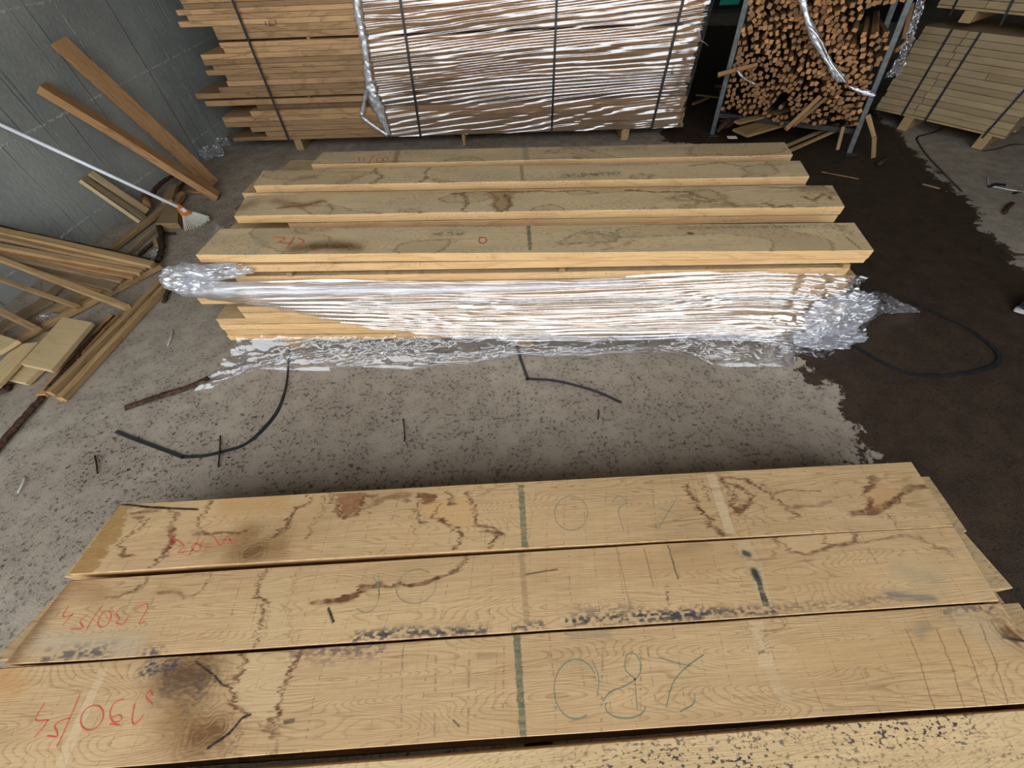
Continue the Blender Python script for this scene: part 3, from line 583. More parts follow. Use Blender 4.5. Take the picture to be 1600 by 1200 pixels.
strokes('crayon_writing', mA, [KM(l) for l in ([(470, 402), (520, 405), (500, 425), (560, 430)], [(560, 400), (545, 425), (530, 445)], [(575, 405), (600, 420), (570, 440)], ell(1345, 415, 16, 12), [(1328, 402), (1350, 404)], [(1330, 426), (1352, 428)])], ZM, .006, M['crayon'], 'faded red crayon figures')
strokes('crayon_writing', mD, [KM(l) for l in ([(828, 70), (832, 86)], [(850, 72), (852, 86)], [(895, 62), (880, 78), (868, 96)], ell(915, 80, 13, 9), ell(940, 78, 10, 8), [(965, 70), (985, 68), (985, 84)])], ZM, .006, M['crayon'], 'faded red crayon figures')
# front face layers, top to bottom; (top z, left end pixel, right end pixel)
FA = at(355, 533, .08); FB = at(1310, 524, .08); FD = FB-FA; FLEN = np.linalg.norm(FD); FX = FD/FLEN; FN = np.array([FX[1], -FX[0], 0])   # FN points to the camera
def front(x, y): return on_plane(x, y, FA, FN)
ORD = ['lowest', 'second', 'third', 'fourth', 'fifth', 'sixth', 'seventh', 'eighth', 'ninth', 'tenth', 'eleventh', 'twelfth', 'thirteenth', 'fourteenth', 'fifteenth', 'sixteenth', 'seventeenth', 'eighteenth', 'nineteenth', 'twentieth', 'twenty-first', 'twenty-second', 'twenty-third', 'twenty-fourth', 'twenty-fifth', 'twenty-sixth', 'twenty-seventh', 'twenty-eighth', 'twenty-ninth', 'thirtieth', 'thirty-first', 'thirty-second', 'thirty-third', 'thirty-fourth']
LAY = [(.557, (368, 418), (1352, 409)), (.497, (366, 434), (1325, 425)), (.457, (330, 448), (1330, 440)), (.417, (370, 460), (1318, 452)), (.377, (309, 468), (1322, 462)), (.318, (371, 482), (1312, 478)), (.278, (379, 491), (1316, 487)), (.239, (338, 501), (1308, 496)), (.199, (343, 510), (1311, 505)), (.159, (352, 519), (1306, 513)), (.119, (356, 528), (1310, 521))]
YB = lambda p, d: p-FN*d
for i, (zt, l, r) in enumerate(LAY):
    jit = rnd.uniform(0, .006)
    a = front(*l); b = front(*r); w = rnd.uniform(.255, .285)
    a = np.array([a[0], a[1], zt])-FN*(w/2+jit); b = np.array([b[0], b[1], zt])-FN*(w/2+jit)
    nth = len(LAY)-i-1
    board('oak_plank', a, b, w, .0385, oakl, nx=12, seed=40+i, cat='plank', group='front row of the middle stack',
          label=('oak plank directly under the front top plank of the middle stack' if i == 0 else 'front oak plank of the middle stack, %s from the bottom, behind film' % ORD[nth] if nth else 'lowest front oak plank of the middle stack, resting on the bearers'))
rows = []
for q in (mB, mC, mD):
    Lx = q.dimensions.x; mw = q.matrix_world; ax = np.array(mw.col[0][:3]); cc = np.array(mw.translation); rows.append((cc, ax, Lx, q.dimensions.y))
for k, (cc, ax, Lx, wy) in enumerate(rows):
    nm = ('second', 'third', 'rearmost')[k]
    for i, (zt, l, r) in enumerate(LAY):
        e0 = (.06, -.02, -.14, -.05, .03, -.09, .0, -.12, .04, -.06, -.02)[(i+3*k) % 11]-(.28 if k == 2 else .0)
        e1 = -abs((.05, .02, .06, .03, .07, .04, .08, .03, .05, .06, .04)[(i+2*k) % 11])
        if i == 0: e0, e1 = ((.30, -.05), (-.06, -.03), (-.22, -.04))[k]
        A = cc-ax*(Lx/2-e0); B = cc+ax*(Lx/2+e1); A[2] = B[2] = zt; off = rnd.uniform(-.008, .008); A[1] += off; B[1] += off
        board('oak_plank', A, B, wy-.02, .0385, oakl, nx=8, seed=70+i+20*k, cat='plank', group='upper hidden boards of the middle stack' if i == 0 else 'inner boards of the middle stack',
              label=('oak plank just under the %s top plank of the middle stack' % nm) if i == 0 else 'oak plank buried in the middle stack behind its front row')
# stickers (thin spacer laths) between layers and bearers under the stack
for zt, zb in ((.5172, .4985), (.3372, .3190)):
    for j, px_ in enumerate((450, 878, 1315) if zt > .5 else (470, 900, 1290)):
        p = front(px_, 424 if zt > .5 else 472); A = np.array([p[0], p[1], zt])+FN*.004; B = A-FN*1.16
        board('spacer_lath', A, B, .028, zt-zb, 'scrap', nx=2, cat='lath', group='spacer laths in the middle stack', label='thin spacer lath between layers of the middle stack, %s end showing' % ('left', 'middle', 'right')[j] if zt > .5 else 'thin spacer lath low in the middle stack, hidden by the film')
for j, px_ in enumerate((450, 820, 1240)):
    p = front(px_, 530); A = np.array([p[0], p[1], .0795])-FN*.02; B = A-FN*1.12
    board('timber_bearer', A, B, .09, .0785, 'pallet', nx=2, cat='bearer', group='bearers under the middle stack', label='timber bearer in the shadow under the %s of the middle stack' % ('left end', 'centre', 'right end')[j])
# ================================================================== BACK PILE
PA = at(365, 222, .1); PB = at(1060, 200, .1); PD = (PB-PA)/np.linalg.norm(PB-PA); PN = np.array([PD[1], -PD[0], 0])
def pface(x, y, off=0.0): return on_plane(x, y, PA+PN*off, PN)
PL = [(364, 220), (416, 210), (391, 202), (350, 195), (347, 187), (391, 178), (396, 169), (318, 160), (304, 149), (342, 140), (354, 131), (353, 123), (322, 113), (333, 106), (318, 99), (314, 90), (349, 80), (343, 71), (336, 53), (333, 45), (279, 38), (293, 29), (275, 20), (286, 11), (280, 2), (300, -8), (290, -19), (270, -30), (285, -41), (296, -53)]
PR = [1063, 1062, 1065, 1066, 1064, 1068, 1071, 1068, 1074, 1073, 1076, 1079, 1078, 1082, 1083, 1088, 1086, 1090, 1094, 1092, 1096, 1100, 1099, 1104, 1106, 1108, 1110, 1112, 1114, 1116]
zs = []
zc = .1
NPIL = len(PL); z_low = .101
zr = [pface(860, 207-(207+58)*i/NPIL)[2] for i in range(NPIL+1)]
zmid = [pface(*p)[2] for p in PL]
zcur = z_low; lev = []
for i in range(NPIL):
    ref = (zmid[i+1]+zmid[i])/2 if i+1 < NPIL else zcur+.036
    th = max(.026, min(.044, ref-zcur-.0015))
    if i == 17: th = .036
    lev.append((zcur, zcur+th)); zcur += th+.0015
    if i in (7, 17): zcur = max(zcur+.016, 0)
pile_top = zcur
pobs = {}
for i, (x, y) in enumerate(PL):
    zl = pface(x, y); b = pface(PR[i], y-16)
    sA = np.dot(zl-PA, PD); sB = np.dot(b-PA, PD)+.02
    sB = min(max(sB, 4.50), 4.66)
    w = rnd.uniform(.40, .46); j = rnd.uniform(0, .016)+(.06 if i == 6 else 0)
    A = PA+PD*sA-PN*(w/2+j); B = PA+PD*sB-PN*(w/2+j); A[2] = B[2] = lev[i][1]
    nm = '%s board from the floor in the tall back pile' % ORD[i] if i else 'lowest board of the tall strapped back pile, above its bearers'
    ex = {8: ', sticking far out left', 20: ', sticking out left', 6: ', set back'}.get(i, '')
    pobs[i] = (j, None); pobs[i] = (j, board('pile_board', A, B, w, lev[i][1]-lev[i][0], ['pile', 'pile_end', 'pile'], nx=16, wav=.002, seed=200+i, cat='board', group='boards of the tall back pile', label='rough brown '+nm+ex if i else 'rough brown '+nm))
# extra short board at the left between the packs
A = pface(325, 66); A[2] = lev[17][1]+.017
for (sx, lv) in ((482, 7), (545+0, 7), (481, 17), (706, 17), (992, 17), (920, 17), (700, 7), (900, 7)):
    if (sx, lv) in ((545, 7), (920, 17)): continue
    p = pface(sx, 58 if lv == 17 else 148); A = np.array([p[0], p[1], lev[lv][1]+.0165])+PN*.006; B = A-PN*.4
    board('spacer_lath', A, B, .026, .0150, 'stick', nx=2, cat='lath', group='spacer laths in the back pile', label='small spacer lath between %s of the back pile, %s' % ('upper packs' if lv == 17 else 'lower packs', {482: 'left of the film', 481: 'left of the film', 706: 'behind film near the middle', 992: 'behind film at the right', 700: 'behind film near the middle', 900: 'behind film at the right'}[sx]))
for px_, nm in ((462, 'left'), (724, 'middle'), (976, 'right')):
    p = pface(px_, 216); A = np.array([p[0], p[1], .0995])+PN*(-.01); B = A-PN*.42
    board('timber_bearer', A, B, .075 if px_ != 724 else .03, .0985, 'pallet', nx=2, cat='bearer', group='bearers under the back pile', label='squared %s timber bearer under the tall back pile, its end showing' % nm)
def face_marks(name, parent, fn, lines, w, nrm, mat, label=None):
    V = []; F = []
    for ln in lines:
        P = [np.array(fn(*q)) for q in ln]
        for a, b in zip(P[:-1], P[1:]):
            t = (b-a)/np.linalg.norm(b-a); s_ = np.cross(t, nrm)*w/2; k = len(V); V += [a-s_, a+s_, b+s_, b-s_]; F.append((k, k+1, k+2, k+3))
    o = link(name, V, F, mat, parent)
    if label: o['label'] = label
mk = min(range(NPIL), key=lambda i: abs((lev[i][0]+lev[i][1])/2-pface(422, 36)[2]))
face_marks('ink_marks', pobs[mk][1], lambda x, y: pface(x, y, -pobs[mk][0]+.004), [[(414, 33), (416, 40)], [(420, 32), (422, 40)], [(420, 40), (430, 39)], [(430, 31), (432, 39)]], .006, PN, M['ink'], 'black marker strokes')
# black straps down the pile face
for (x0, y0, x1, y1), nm in (((363, 0, 452, 221), 'bare left part of the back pile'), ((625, 0, 657, 214), 'back pile just right of the film edge'), ((870, 0, 862, 207), 'middle of the filmed back pile face'), ((1068, 0, 1018, 202), 'right end of the filmed back pile')):
    a = pface(x0, y0, .022); b = pface(x1, y1, .022); t = (a-b)/np.linalg.norm(a-b); top = b+t*(pile_top+.01-b[2])/t[2]
    pts = [b-PN*.2+np.array([0, 0, -.004]), b-PN*.01, b, (a+b)/2+PN*.003, a, top, top-PN*.02+np.array([0, 0, .006]), top-PN*.45+np.array([0, 0, .004])]
    o = ribbon('strap', pts[2:6], .019, M['strap'], None, .0012, up=PN, sm=4)
    tag(o, 'black plastic strap down the '+nm, 'strap', 'straps on the back pile')
# film on the pile
def ridged(x, y, o=4): return 1-np.abs(2*fbm(x, y, o)-1)
fs0 = np.dot(pface(604, 200)-PA, PD); fs0t = np.dot(pface(556, 0)-PA, PD)
def saw(s, z, P, A, tilt, up=.34):
    # long ripples of stretched film: slow rise, quick fall, slightly slanted
    t = (z-tilt*s)/P+2.2*float(vnoise(s*.7, z*5))+.5*float(vnoise(s*3, z*20+4)); t -= floor(t)
    h = t/(1-up) if t < 1-up else (1-t)/up
    return A*(h*h*(3-2*h))
def pile_film(u, v):
    z = .105+v*(pile_top-.09); s0 = fs0+(fs0t-fs0)*min(1, (z-.1)/1.0)+.02*sin(z*21); s = s0+(4.655-s0)*u
    d = .006+saw(s, z, .042, .0046*max(0, 2.6*float(vnoise(s*1.5, z*14+s*.6))-.55), .05+.05*float(vnoise(s*.5, z*3)))+saw(s+7, z, .019, .0011, .06)+.004*float(vnoise(s*24, z*40))*(1 if u > .90 else .12)
    if u > .985: d -= .16*(u-.985)/.015
    p = PA+PD*s+PN*d; return (p[0], p[1], z)
pf = empty('stretch_film', PA+PD*3, 'glossy clear stretch film over the right two thirds of the tall back pile', 'plastic film', 'plastic film sheets')
grid_mesh('film_sheet', pile_film, 150, 330, M['film_pile'], pf)
rp = [pface(x, y, .03) for x, y in ((553, -20), (560, 25), (566, 55), (572, 90), (576, 120), (583, 150), (598, 185), (608, 211))]
tube('gathered_edge', rp, lambda u: .034+.030*exp(-((u-.74)/.16)**2)-.02*u*u, M['film_rope'], pf, 16, .35, 3, .45, 10, upv=PN)
rp2 = [pface(x, y, .03) for x, y in ((574, 135), (568, 165), (566, 182), (585, 198), (606, 212))]
tube('gathered_edge', rp2, .020, M['film_rope'], pf, 9, .4, 4, .6, 10, upv=PN)
fl_ = [pface(x, y, .04) for x, y in ((1092, 45), (1095, 62), (1102, 67), (1106, 72))]
tube('loose_tail', fl_, lambda u: .012*(1-u)+.003, M['film_crumple'], pf, 8, .4, 6, .5)

# ================================================================== MIDDLE STACK FILM
sF = lambda p: float(np.dot(p-FA, FX))
def slow(s):   # lower edge of the film on the front face, as height
    k = [(-.25, .41), (.0, .385), (.30, .33), (.75, .19), (1.15, .115), (1.5, .075), (3.6, .07)]
    for (a, za), (b, zb) in zip(k[:-1], k[1:]):
        if s <= b: return za+(zb-za)*max(0, (s-a))/(b-a)
    return .07
S0 = sF(front(312, 448)); S1 = sF(front(1322, 440))+.03
def mid_film(u, v):
    s = S0+(S1-S0)*u; zt = .492-.02*(1-u)+.012*sin(s*3); zl = slow(s-S0*0-.05); z = zt+(zl-zt)*v
    amp = .25+.75*min(1, max(0, (s-.3)/1.0)); cr = max(0, (u-.86)/.14)
    d = .010+saw(s, z, .030, .0125*amp*(.45+1.1*float(vnoise(s*2.1+3, z*22))), -.02+.08*float(vnoise(s*.6, 3)))+saw(s+5, z, .013, .0028*amp, .03)+cr*.05*float(ridged(s*13, z*15, 4))+.012*cr*float(vnoise(s*60, z*60))+.012*sin(v*pi)
    p = FA+FX*s+FN*d; return (p[0], p[1], z)
mf = empty('stretch_film', (FA+FB)/2, 'clear stretch film along the front of the middle stack, trailing on the floor', 'plastic film', 'plastic film sheets')
grid_mesh('film_sheet', mid_film, 200, 170, M['film'], mf)
lowpx = [(302, 612), (330, 607), (366, 590), (400, 577), (448, 580), (512, 580), (560, 574), (640, 578), (740, 570), (810, 558), (870, 562), (960, 556), (1040, 553), (1125, 574), (1190, 574), (1239, 573), (1248, 552), (1288, 563), (1306, 552), (1312, 530)]
uppx = [(384, 537)]+[(384+(1312-384)*k/19, 536-10*k/19) for k in range(1, 20)]
LW = np.array([at(x, y, .004) for x, y in lowpx]); UP = np.array([front(x, y)+FN*.03 for x, y in uppx])
UP[:, 2] = [.10+.0*i for i in range(20)]
def interp(A, u):
    t = u*(len(A)-1); i = min(int(t), len(A)-2); f = t-i; return A[i]*(1-f)+A[i+1]*f
def skirt(u, v):
    a = interp(UP, u); b = interp(LW, u); k = v**1.1
    p = a*(1-k)+b*k; s = u*3.3
    zz = .10*(1-min(1, v*2.2))**1.6
    cr = ridged(np.array(s*5+v*3), np.array(v*4+s*.8), 4); c2 = ridged(np.array(s*16), np.array(v*9+3), 3)
    z = .004+zz+(.046*float(cr)**2.5+.022*float(c2)**2)*(.35+.65*sin(pi*min(1, .15+v)))
    if v > .93: z = .003+(z-.003)*(1-v)/.07*.8
    return (p[0]+.010*(float(c2)-.5), p[1]+.012*(float(cr)-.5), z)
grid_mesh('trailing_sheet', skirt, 240, 46, M['film_floor'], mf)
roll = [front(x, y)+FN*.045+np.array([0, 0, 0]) for x, y in ((296, 438), (330, 442), (400, 444), (520, 444), (640, 444), (800, 440), (1010, 434))]
tube('rolled_edge', roll, lambda u: .046*(1-u)**.7+.004+.003*sin(u*60), M['film_roll'], mf, 26, .03, 7, .95, 14)
# crumpled heads: noisy shells
def crumple(name, c, r, mat, parent=None, seed=0, sub=4, amp=.55, fr=3.2):
    bm = bmesh.new(); bmesh.ops.create_icosphere(bm, subdivisions=sub, radius=1); V = []
    for v in bm.verts:
        n = v.co.normalized(); a = float(ridged(np.array(n.x*fr+seed*3.1+n.z*1.7), np.array(n.y*fr+n.z*fr*.8+seed), 4)); b = float(vnoise(np.array(n.x*11+seed), np.array(n.y*11+n.z*7)))
        k = 1-amp+amp*a+.18*(b-.5); V.append((c[0]+n.x*r[0]*k, c[1]+n.y*r[1]*k, max(c[2]+n.z*r[2]*k, .002)))
    F = [tuple(v.index for v in f.verts) for f in bm.faces]; bm.free()
    return link(name, V, F, mat, parent, False)
p = front(303, 428)+FN*.04; crumple('crumpled_end', p, (.13, .07, .075), M['film_crumple'], mf, 1)
p = front(345, 420)+FN*.02; crumple('crumpled_end', p, (.17, .05, .035), M['film_crumple'], mf, 2)
p = front(1305, 480)+FN*.05; crumple('crumpled_end', p, (.16, .07, .13), M['film_crumple'], mf, 3, 5, .6, 4.2)
p = front(1285, 515)+FN*.06; crumple('crumpled_end', p, (.20, .08, .06), M['film_crumple'], mf, 5, 5, .6, 4.2)
U2 = np.array([front(1326, 428), on_plane(1340, 452, FA+FN*.02, FN)*1.0, at(1378, 456, .22), at(1402, 468, .12), at(1432, 482, .03)])
L2 = np.array([at(1312, 530, .10), at(1335, 528, .03), at(1352, 508, .04), at(1376, 489, .03), at(1437, 488, .006)])
def tail(u, v):
    p = interp(U2, u)*(1-v)+interp(L2, u)*v; s = u*1.2
    k = float(ridged(np.array(s*4), np.array(v*5), 4)); k2 = float(vnoise(np.array(s*30), np.array(v*24)))
    p = p+FN*((k-.5)*.07*(1-u)+.02*(k2-.5)); return (p[0], p[1], max(.003, p[2]+(k2-.5)*.02))
def side_sheet(u, v):
    a = interp(np.array([at(380, 318, .52), at(352, 350, .50), at(326, 384, .42)]), u); b = interp(np.array([at(352, 330, .03), at(328, 362, .02), at(306, 398, .02)]), u)
    p = a*(1-v)+b*v; k = float(ridged(np.array(u*3), np.array(v*5), 3)); return (p[0]+.03*(k-.5), p[1], p[2])
grid_mesh('side_sheet', side_sheet, 30, 24, M['film_floor'], mf)
grid_mesh('loose_tail', tail, 70, 40, M['film_crumple'], mf)

# film scraps by the wall
for (x, y, r, nm, sd) in ((330, 238, (.13, .12, .07), 'crumpled ball of clear film on the floor by the foot of the leaning timbers', 11), (346, 222, (.10, .08, .05), 'smaller crumpled film scrap near the left foot of the tall back pile', 12), (75, 497, (.07, .05, .03), 'whitish film scrap among the left scrap battens', 13), (246, 394, (.06, .05, .02), 'flattened film scrap beside the bark stick near the wall', 14)):
    p = at(x, y, r[2]*.6); tag(crumple('film_scrap', p, r, M['film_crumple'], None, sd, 4, .7, 4.0), nm, 'film scrap', 'film scraps on the left')

# ================================================================== RACK OF OFFCUT STICKS
FL = at(1112, 212, 0); FR = at(1325, 241, 0)
RX = (FR-FL)/np.linalg.norm(FR-FL); RN = np.array([RX[1], -RX[0], 0]); RW = np.linalg.norm(FR-FL)   # RN to the camera
LT = on_plane(1167, 0, FL, RN); RT = on_plane(1419, 6, FR, RN)
ldir = (LT-FL)/LT[2]; rdir = (RT-FR)/RT[2]
rk = empty('stick_rack', FL, 'leaning grey steel rack crammed with brown offcut sticks, right of the back pile', 'rack')
def lpost(base, d, nm, back=0.0):
    b = base-RN*back; t = b+d*1.45
    o = board(nm, t+RN*.02, b+RN*.02, .045, .045, 'steel', up=RN, nx=2, parent=rk, c=.004)
    box('foot_plate', b+np.array([0, 0, .008]), (.10, .10, .016), M['dark_steel'], 0, o)
lpost(FL, ldir, 'post'); lpost(FR, rdir, 'post'); lpost(FL, ldir, 'post', .75); lpost(FR, rdir, 'post', .75)
for bk in (0.03, .72):
    a = FL-RN*bk+np.array([0, 0, .19])+ldir*.19*np.array([1, 1, 0]); b = FR-RN*bk+np.array([0, 0, .19])+rdir*.19*np.array([1, 1, 0])
    board('cross_rail', a-RN*.03, b-RN*.03, .04, .04, 'dark_steel', nx=1, parent=rk)
for bs, d in ((FL, ldir), (FR, rdir)):
    a = bs+d*.17-RN*.03; board('side_rail', a, a-RN*.7, .035, .035, 'dark_steel', nx=1, parent=rk)
# sticks
vars_ = []
for k in range(8):
    L = rnd.uniform(.64, .76); w = rnd.uniform(.027, .040); t = rnd.uniform(.022, .034)
    v, f, mi = board_mesh(L, w, t, nx=3, c=.0012, wav=.002, seed=900+k, endr=.004)
    me = bpy.data.meshes.new('offcut_stick'); me.from_pydata([tuple(map(float, q)) for q in v], [], f)
    for m in ('stick', 'stick_end', 'stick'): me.materials.append(M[m])
    me.polygons.foreach_set('material_index', mi); vars_.append((me, L))
pitch = .0415; rowsN = 27; cand = []
for r in range(rowsN):
    z = .235+r*pitch*.93
    lp = FL+ldir*z; rp_ = FR+rdir*z; wdt = np.dot(rp_-lp, RX)-.06; nc = int(wdt/pitch)
    for c in range(nc):
        u = (c+.5+(.25 if r % 2 else -.2))/nc
        hsh = fbm(np.array(u*3.1), np.array(z*3.3), 3)
        if (hsh > .66 and u > .35) or rnd.random() < .03: continue
        p = lp+RX*(.03+u*wdt); zz = z+.03*sin(u*9+r*.3)+.02*sin(u*23+r*.8)+rnd.uniform(-.010, .010)
        p = np.array([p[0], p[1], zz])+RX*rnd.uniform(-.012, .012)
        yaw = (fbm(np.array(u*2.2+7), np.array(z*2.4), 2)-.5)*.7+rnd.uniform(-.045, .045); pit = (fbm(np.array(u*2.2+3), np.array(z*2.2+5), 2)-.60)*.8+rnd.uniform(-.045, .045)
        d = -RN+RX*yaw+np.array([0, 0, pit]); d /= np.linalg.norm(d)
        out = rnd.uniform(-.035, .03)+.07*fbm(np.array(u*4), np.array(z*4), 2)
        cand.append((p+RN*out, d, rnd.uniform(0, pi) if rnd.random() < .55 else rnd.uniform(-.3, .3), rnd.randrange(8)))
def stick_matrix(p, d, roll, L):
    x = np.array(d); z = np.array([0, 0, 1.])-x*x[2]; z /= np.linalg.norm(z); y = np.cross(z, x)
    y, z = y*cos(roll)+z*sin(roll), z*cos(roll)-y*sin(roll); c = p+x*L/2
    return Matrix(((x[0], y[0], z[0], c[0]), (x[1], y[1], z[1], c[1]), (x[2], y[2], z[2], c[2]), (0, 0, 0, 1)))
def vis(p):
    q = proj(p); return -5 < q[1] < 1200
cand.sort(key=lambda t: (0 if vis(t[0]) else 1, cam_depth(t[0])))
first = None
for p, d, rl, k in cand[:300]:
    me, L = vars_[k]
    o = bpy.data.objects.new('offcut_stick', me) if first is None else first.copy()
    o.data = me; COL.objects.link(o); o.matrix_world = stick_matrix(p, d, rl, L)
    if first is None:
        first = o; tag(o, 'thin square brown offcut stick packed in the steel rack, cut end facing out', 'stick', 'offcut sticks in the rack')
V = []; F = []; MI = []
for p, d, rl, k in cand[300:]:
    me, L = vars_[k]; mw = stick_matrix(p, d, rl, L); b = len(V)
    V += [tuple(mw @ v.co) for v in me.vertices]
    for pl in me.polygons: F.append(tuple(b+i for i in pl.vertices)); MI.append(pl.material_index)
o = link('packed_sticks', V, F, [M['stick'], M['stick_end'], M['stick']], None, False, MI)
tag(o, 'mass of thin brown offcut sticks filling the lower part of the steel rack', 'sticks', None, 'stuff')
print('sticks', len(cand))
def rfront(x, y, off): return on_plane(x, y, FL+RN*off, RN)
def loose(name, pa, oa, pb, ob_, w, t, mat, lab, cat='stick', up=None, grp=None):
    return board(name, rfront(*pa, oa), rfront(*pb, ob_), w, t, mat, up=RN+np.array([0, 0, .8]) if up is None else up, nx=6, cat=cat, label=lab, **({'group': grp} if grp else {}))
loose('loose_stick', (1122, 116), .16, (1184, 100), .07, .030, .024, ['stick', 'stick_end', 'stick'], 'brown stick jutting out left past the left rack post')
loose('loose_stick', (1229, 201), .28, (1282, 150), .06, .034, .028, ['stick', 'stick_end', 'stick'], 'brown stick slanting down out of the lower middle of the rack')
loose('loose_stick', (1240, 196), .22, (1292, 152), .05, .03, .026, ['stick', 'stick_end', 'stick'], 'second slanting stick close beside the one low in the rack')
board('loose_board', at(1157, 206, .13), at(1262, 176, .17), .20, .022, 'scrap', nx=6, cat='board', label='wide grey-brown board lying across the bottom front of the rack')
board('loose_board', at(1152, 190, .20), at(1235, 168, .22), .07, .02, 'scrap', nx=6, cat='board', label='narrower tan board above the wide grey board at the rack bottom')
board('loose_board', at(1230, 236, .05), at(1340, 187, .20), .032, .02, 'scrap', nx=6, cat='batten', label='long thin batten slanting in front of the rack foot, upper of two')
board('loose_board', at(1226, 228, .04), at(1310, 192, .14), .032, .02, 'scrap', nx=6, cat='batten', label='thin batten just behind the long slanting one at the rack foot')
board('loose_board', at(1165, 200, .10), at(1320, 178, .16), .03, .018, 'scrap', nx=6, cat='batten', label='thin flat batten lying along the lower edge of the wide grey board')
loose('loose_stick', (1309, 234), .10, (1318, 198), .02, .03, .02, ['scrap', 'stick_end', 'scrap'], 'short upright stick standing just left of the right rack foot', 'stick')
rpv = lambda x, y, off=.05: on_plane(x, y, FR+RN*off, RN)
o = board('hanging_batten', rpv(1366, 214), rpv(1356, 180), .032, .016, ['scrap', 'stick_end', 'scrap'], up=RN, nx=3, cat='batten', label='broken batten hanging right of the right rack post, upper piece')
o = board('hanging_batten', rpv(1364, 247), rpv(1366, 215), .032, .016, ['scrap', 'stick_end', 'scrap'], up=RN, nx=3, cat='batten', label='broken batten right of the right rack post, lower piece reaching the floor')
o = board('loose_stick', rpv(1400, 80, -.06), rpv(1428, 58, -.12), .03, .024, ['stick', 'stick_end', 'stick'], up=RN, nx=3, cat='stick', label='stick poking out to the right behind the right rack post')
o = board('loose_stick', rpv(1413, 60, -.08), rpv(1425, 5, -.14), .03, .024, ['stick', 'stick_end', 'stick'], up=RN, nx=3, cat='stick', label='upright stick outside the right rack post near the film')
rf = empty('film_rope', rfront(1300, 95, .1), 'twisted rope of clear film slung across the stick rack to its right post', 'plastic film', 'plastic film sheets')
rop = [rfront(x, y, .12) for x, y in ((1247, -40), (1254, 0), (1262, 30), (1275, 62), (1290, 92), (1312, 120), (1322, 132), (1340, 141), (1368, 150))]
tube('film_strand', rop, lambda u: .028*(1-.3*u)+.008*sin(u*23)+(-.014 if .68 < u < .92 else 0), M['film_rope'], rf, 14, .30, 21, .55, 10, upv=RN)
rop2 = [rfront(x, y, .135) for x, y in ((1262, 40), (1280, 60), (1300, 100), (1322, 130))]
tube('film_strand', rop2, .016, M['film_rope'], rf, 9, .35, 22, .6, 8)
def side_film(u, v):
    a = interp(np.array([rpv(1438, -20, .02), rpv(1420, 40, .03), rpv(1405, 85, .03), rpv(1382, 122, .02)]), u); b = interp(np.array([rpv(1452, -20, -.05), rpv(1436, 30, -.06), rpv(1424, 70, -.06), rpv(1408, 116, -.05)]), u)
    p = a*(1-v)+b*v; k = float(ridged(np.array(u*6), np.array(v*4), 4)); return p+RN*(.06*(k-.5))+RX*.02*(float(vnoise(np.array(u*30), np.array(v*20)))-.5)
grid_mesh('film_flap', side_film, 60, 26, M['film_crumple'], rf, False)
tube('film_knot', [rfront(x, y, .13) for x, y in ((1150, 108), (1162, 122), (1172, 128), (1180, 131))], lambda u: .012+.006*sin(u*9), M['film_crumple'], rf, 9, .35, 25, .7)
board('paper_tag', at(1137, 214, .09), at(1151, 214, .09), .06, .006, 'label_white', nx=1, cat='tag', label='small white card lying at the left foot of the rack')
for k, (x0, y0, x1, y1) in enumerate(((1125, 190, 1150, 168), (1132, 200, 1160, 180), (1120, 205, 1140, 186))):
    tag(tube('bark_piece', [at(x0, y0, .10), at((x0+x1)/2, (y0+y1)/2, .15), at(x1, y1, .17)], .03, M['bark'], None, 8, .35, 30+k, .5, 4), 'dark bark piece in the shadow by the left rack foot', 'bark', 'bark pieces by the rack')
tag(board('loose_stick', at(1083, 161, .02), at(1108, 151, .025), .03, .02, ['stick', 'stick_end', 'stick'], nx=2), 'short orange stick end on the dark floor between back pile and rack', 'stick')
tag(board('loose_stick', at(1088, 147, .02), at(1126, 151, .02), .02, .018, 'scrap_gray', nx=2), 'thin grey stick on the dark floor between back pile and rack', 'stick')

# ================================================================== PALLET PACKS AT THE RIGHT
QA = at(1370, 171, .12); QB = at(1569, 217, .12); QX = (QB-QA)/np.linalg.norm(QB-QA); QL = np.linalg.norm(QB-QA); QN = np.array([QX[1], -QX[0], 0]); QL += .0
def qf(x, y, off=0.0): return on_plane(x, y, QA+QN*off, QN)
crk = np.dot(qf(1430, 174)-QA, QX)
QD = .62
def pack_rows(z0, n, pitch_, tagname, grp):
    for r in range(n):
        zt = z0+(r+1)*pitch_-.001; cuts = [-.01+rnd.uniform(-.008, .006), crk+rnd.uniform(-.012, .012), QL+rnd.uniform(-.01, .008)]
        if r == 7 and n > 8: cuts = [cuts[0], crk+.33, cuts[2]]
        for c in range(2):
            A = QA+QX*(cuts[c]+.002)-QN*(QD/2+rnd.uniform(0, .004)); B = QA+QX*(cuts[c+1]-.002)-QN*(QD/2); A[2] = B[2] = zt; B = np.array([B[0], B[1], zt]); sh = rnd.uniform(0, .004); A -= QN*sh; B -= QN*sh
            board('parquet_board', A, B, QD, pitch_-.0022, 'beech', nx=3, seed=500+r*3+c, cat='board', group=grp,
                  label='pale board %s of the crack, %s row up in the %s' % (('left', 'right')[c], ORD[r] if r else 'first', tagname))
pack_rows(.135, 13, .0485, 'lower strapped right-hand pack', 'boards of the lower right pack')
pack_rows(.905, 6, .0485, 'upper strapped right-hand pack', 'boards of the upper right pack')
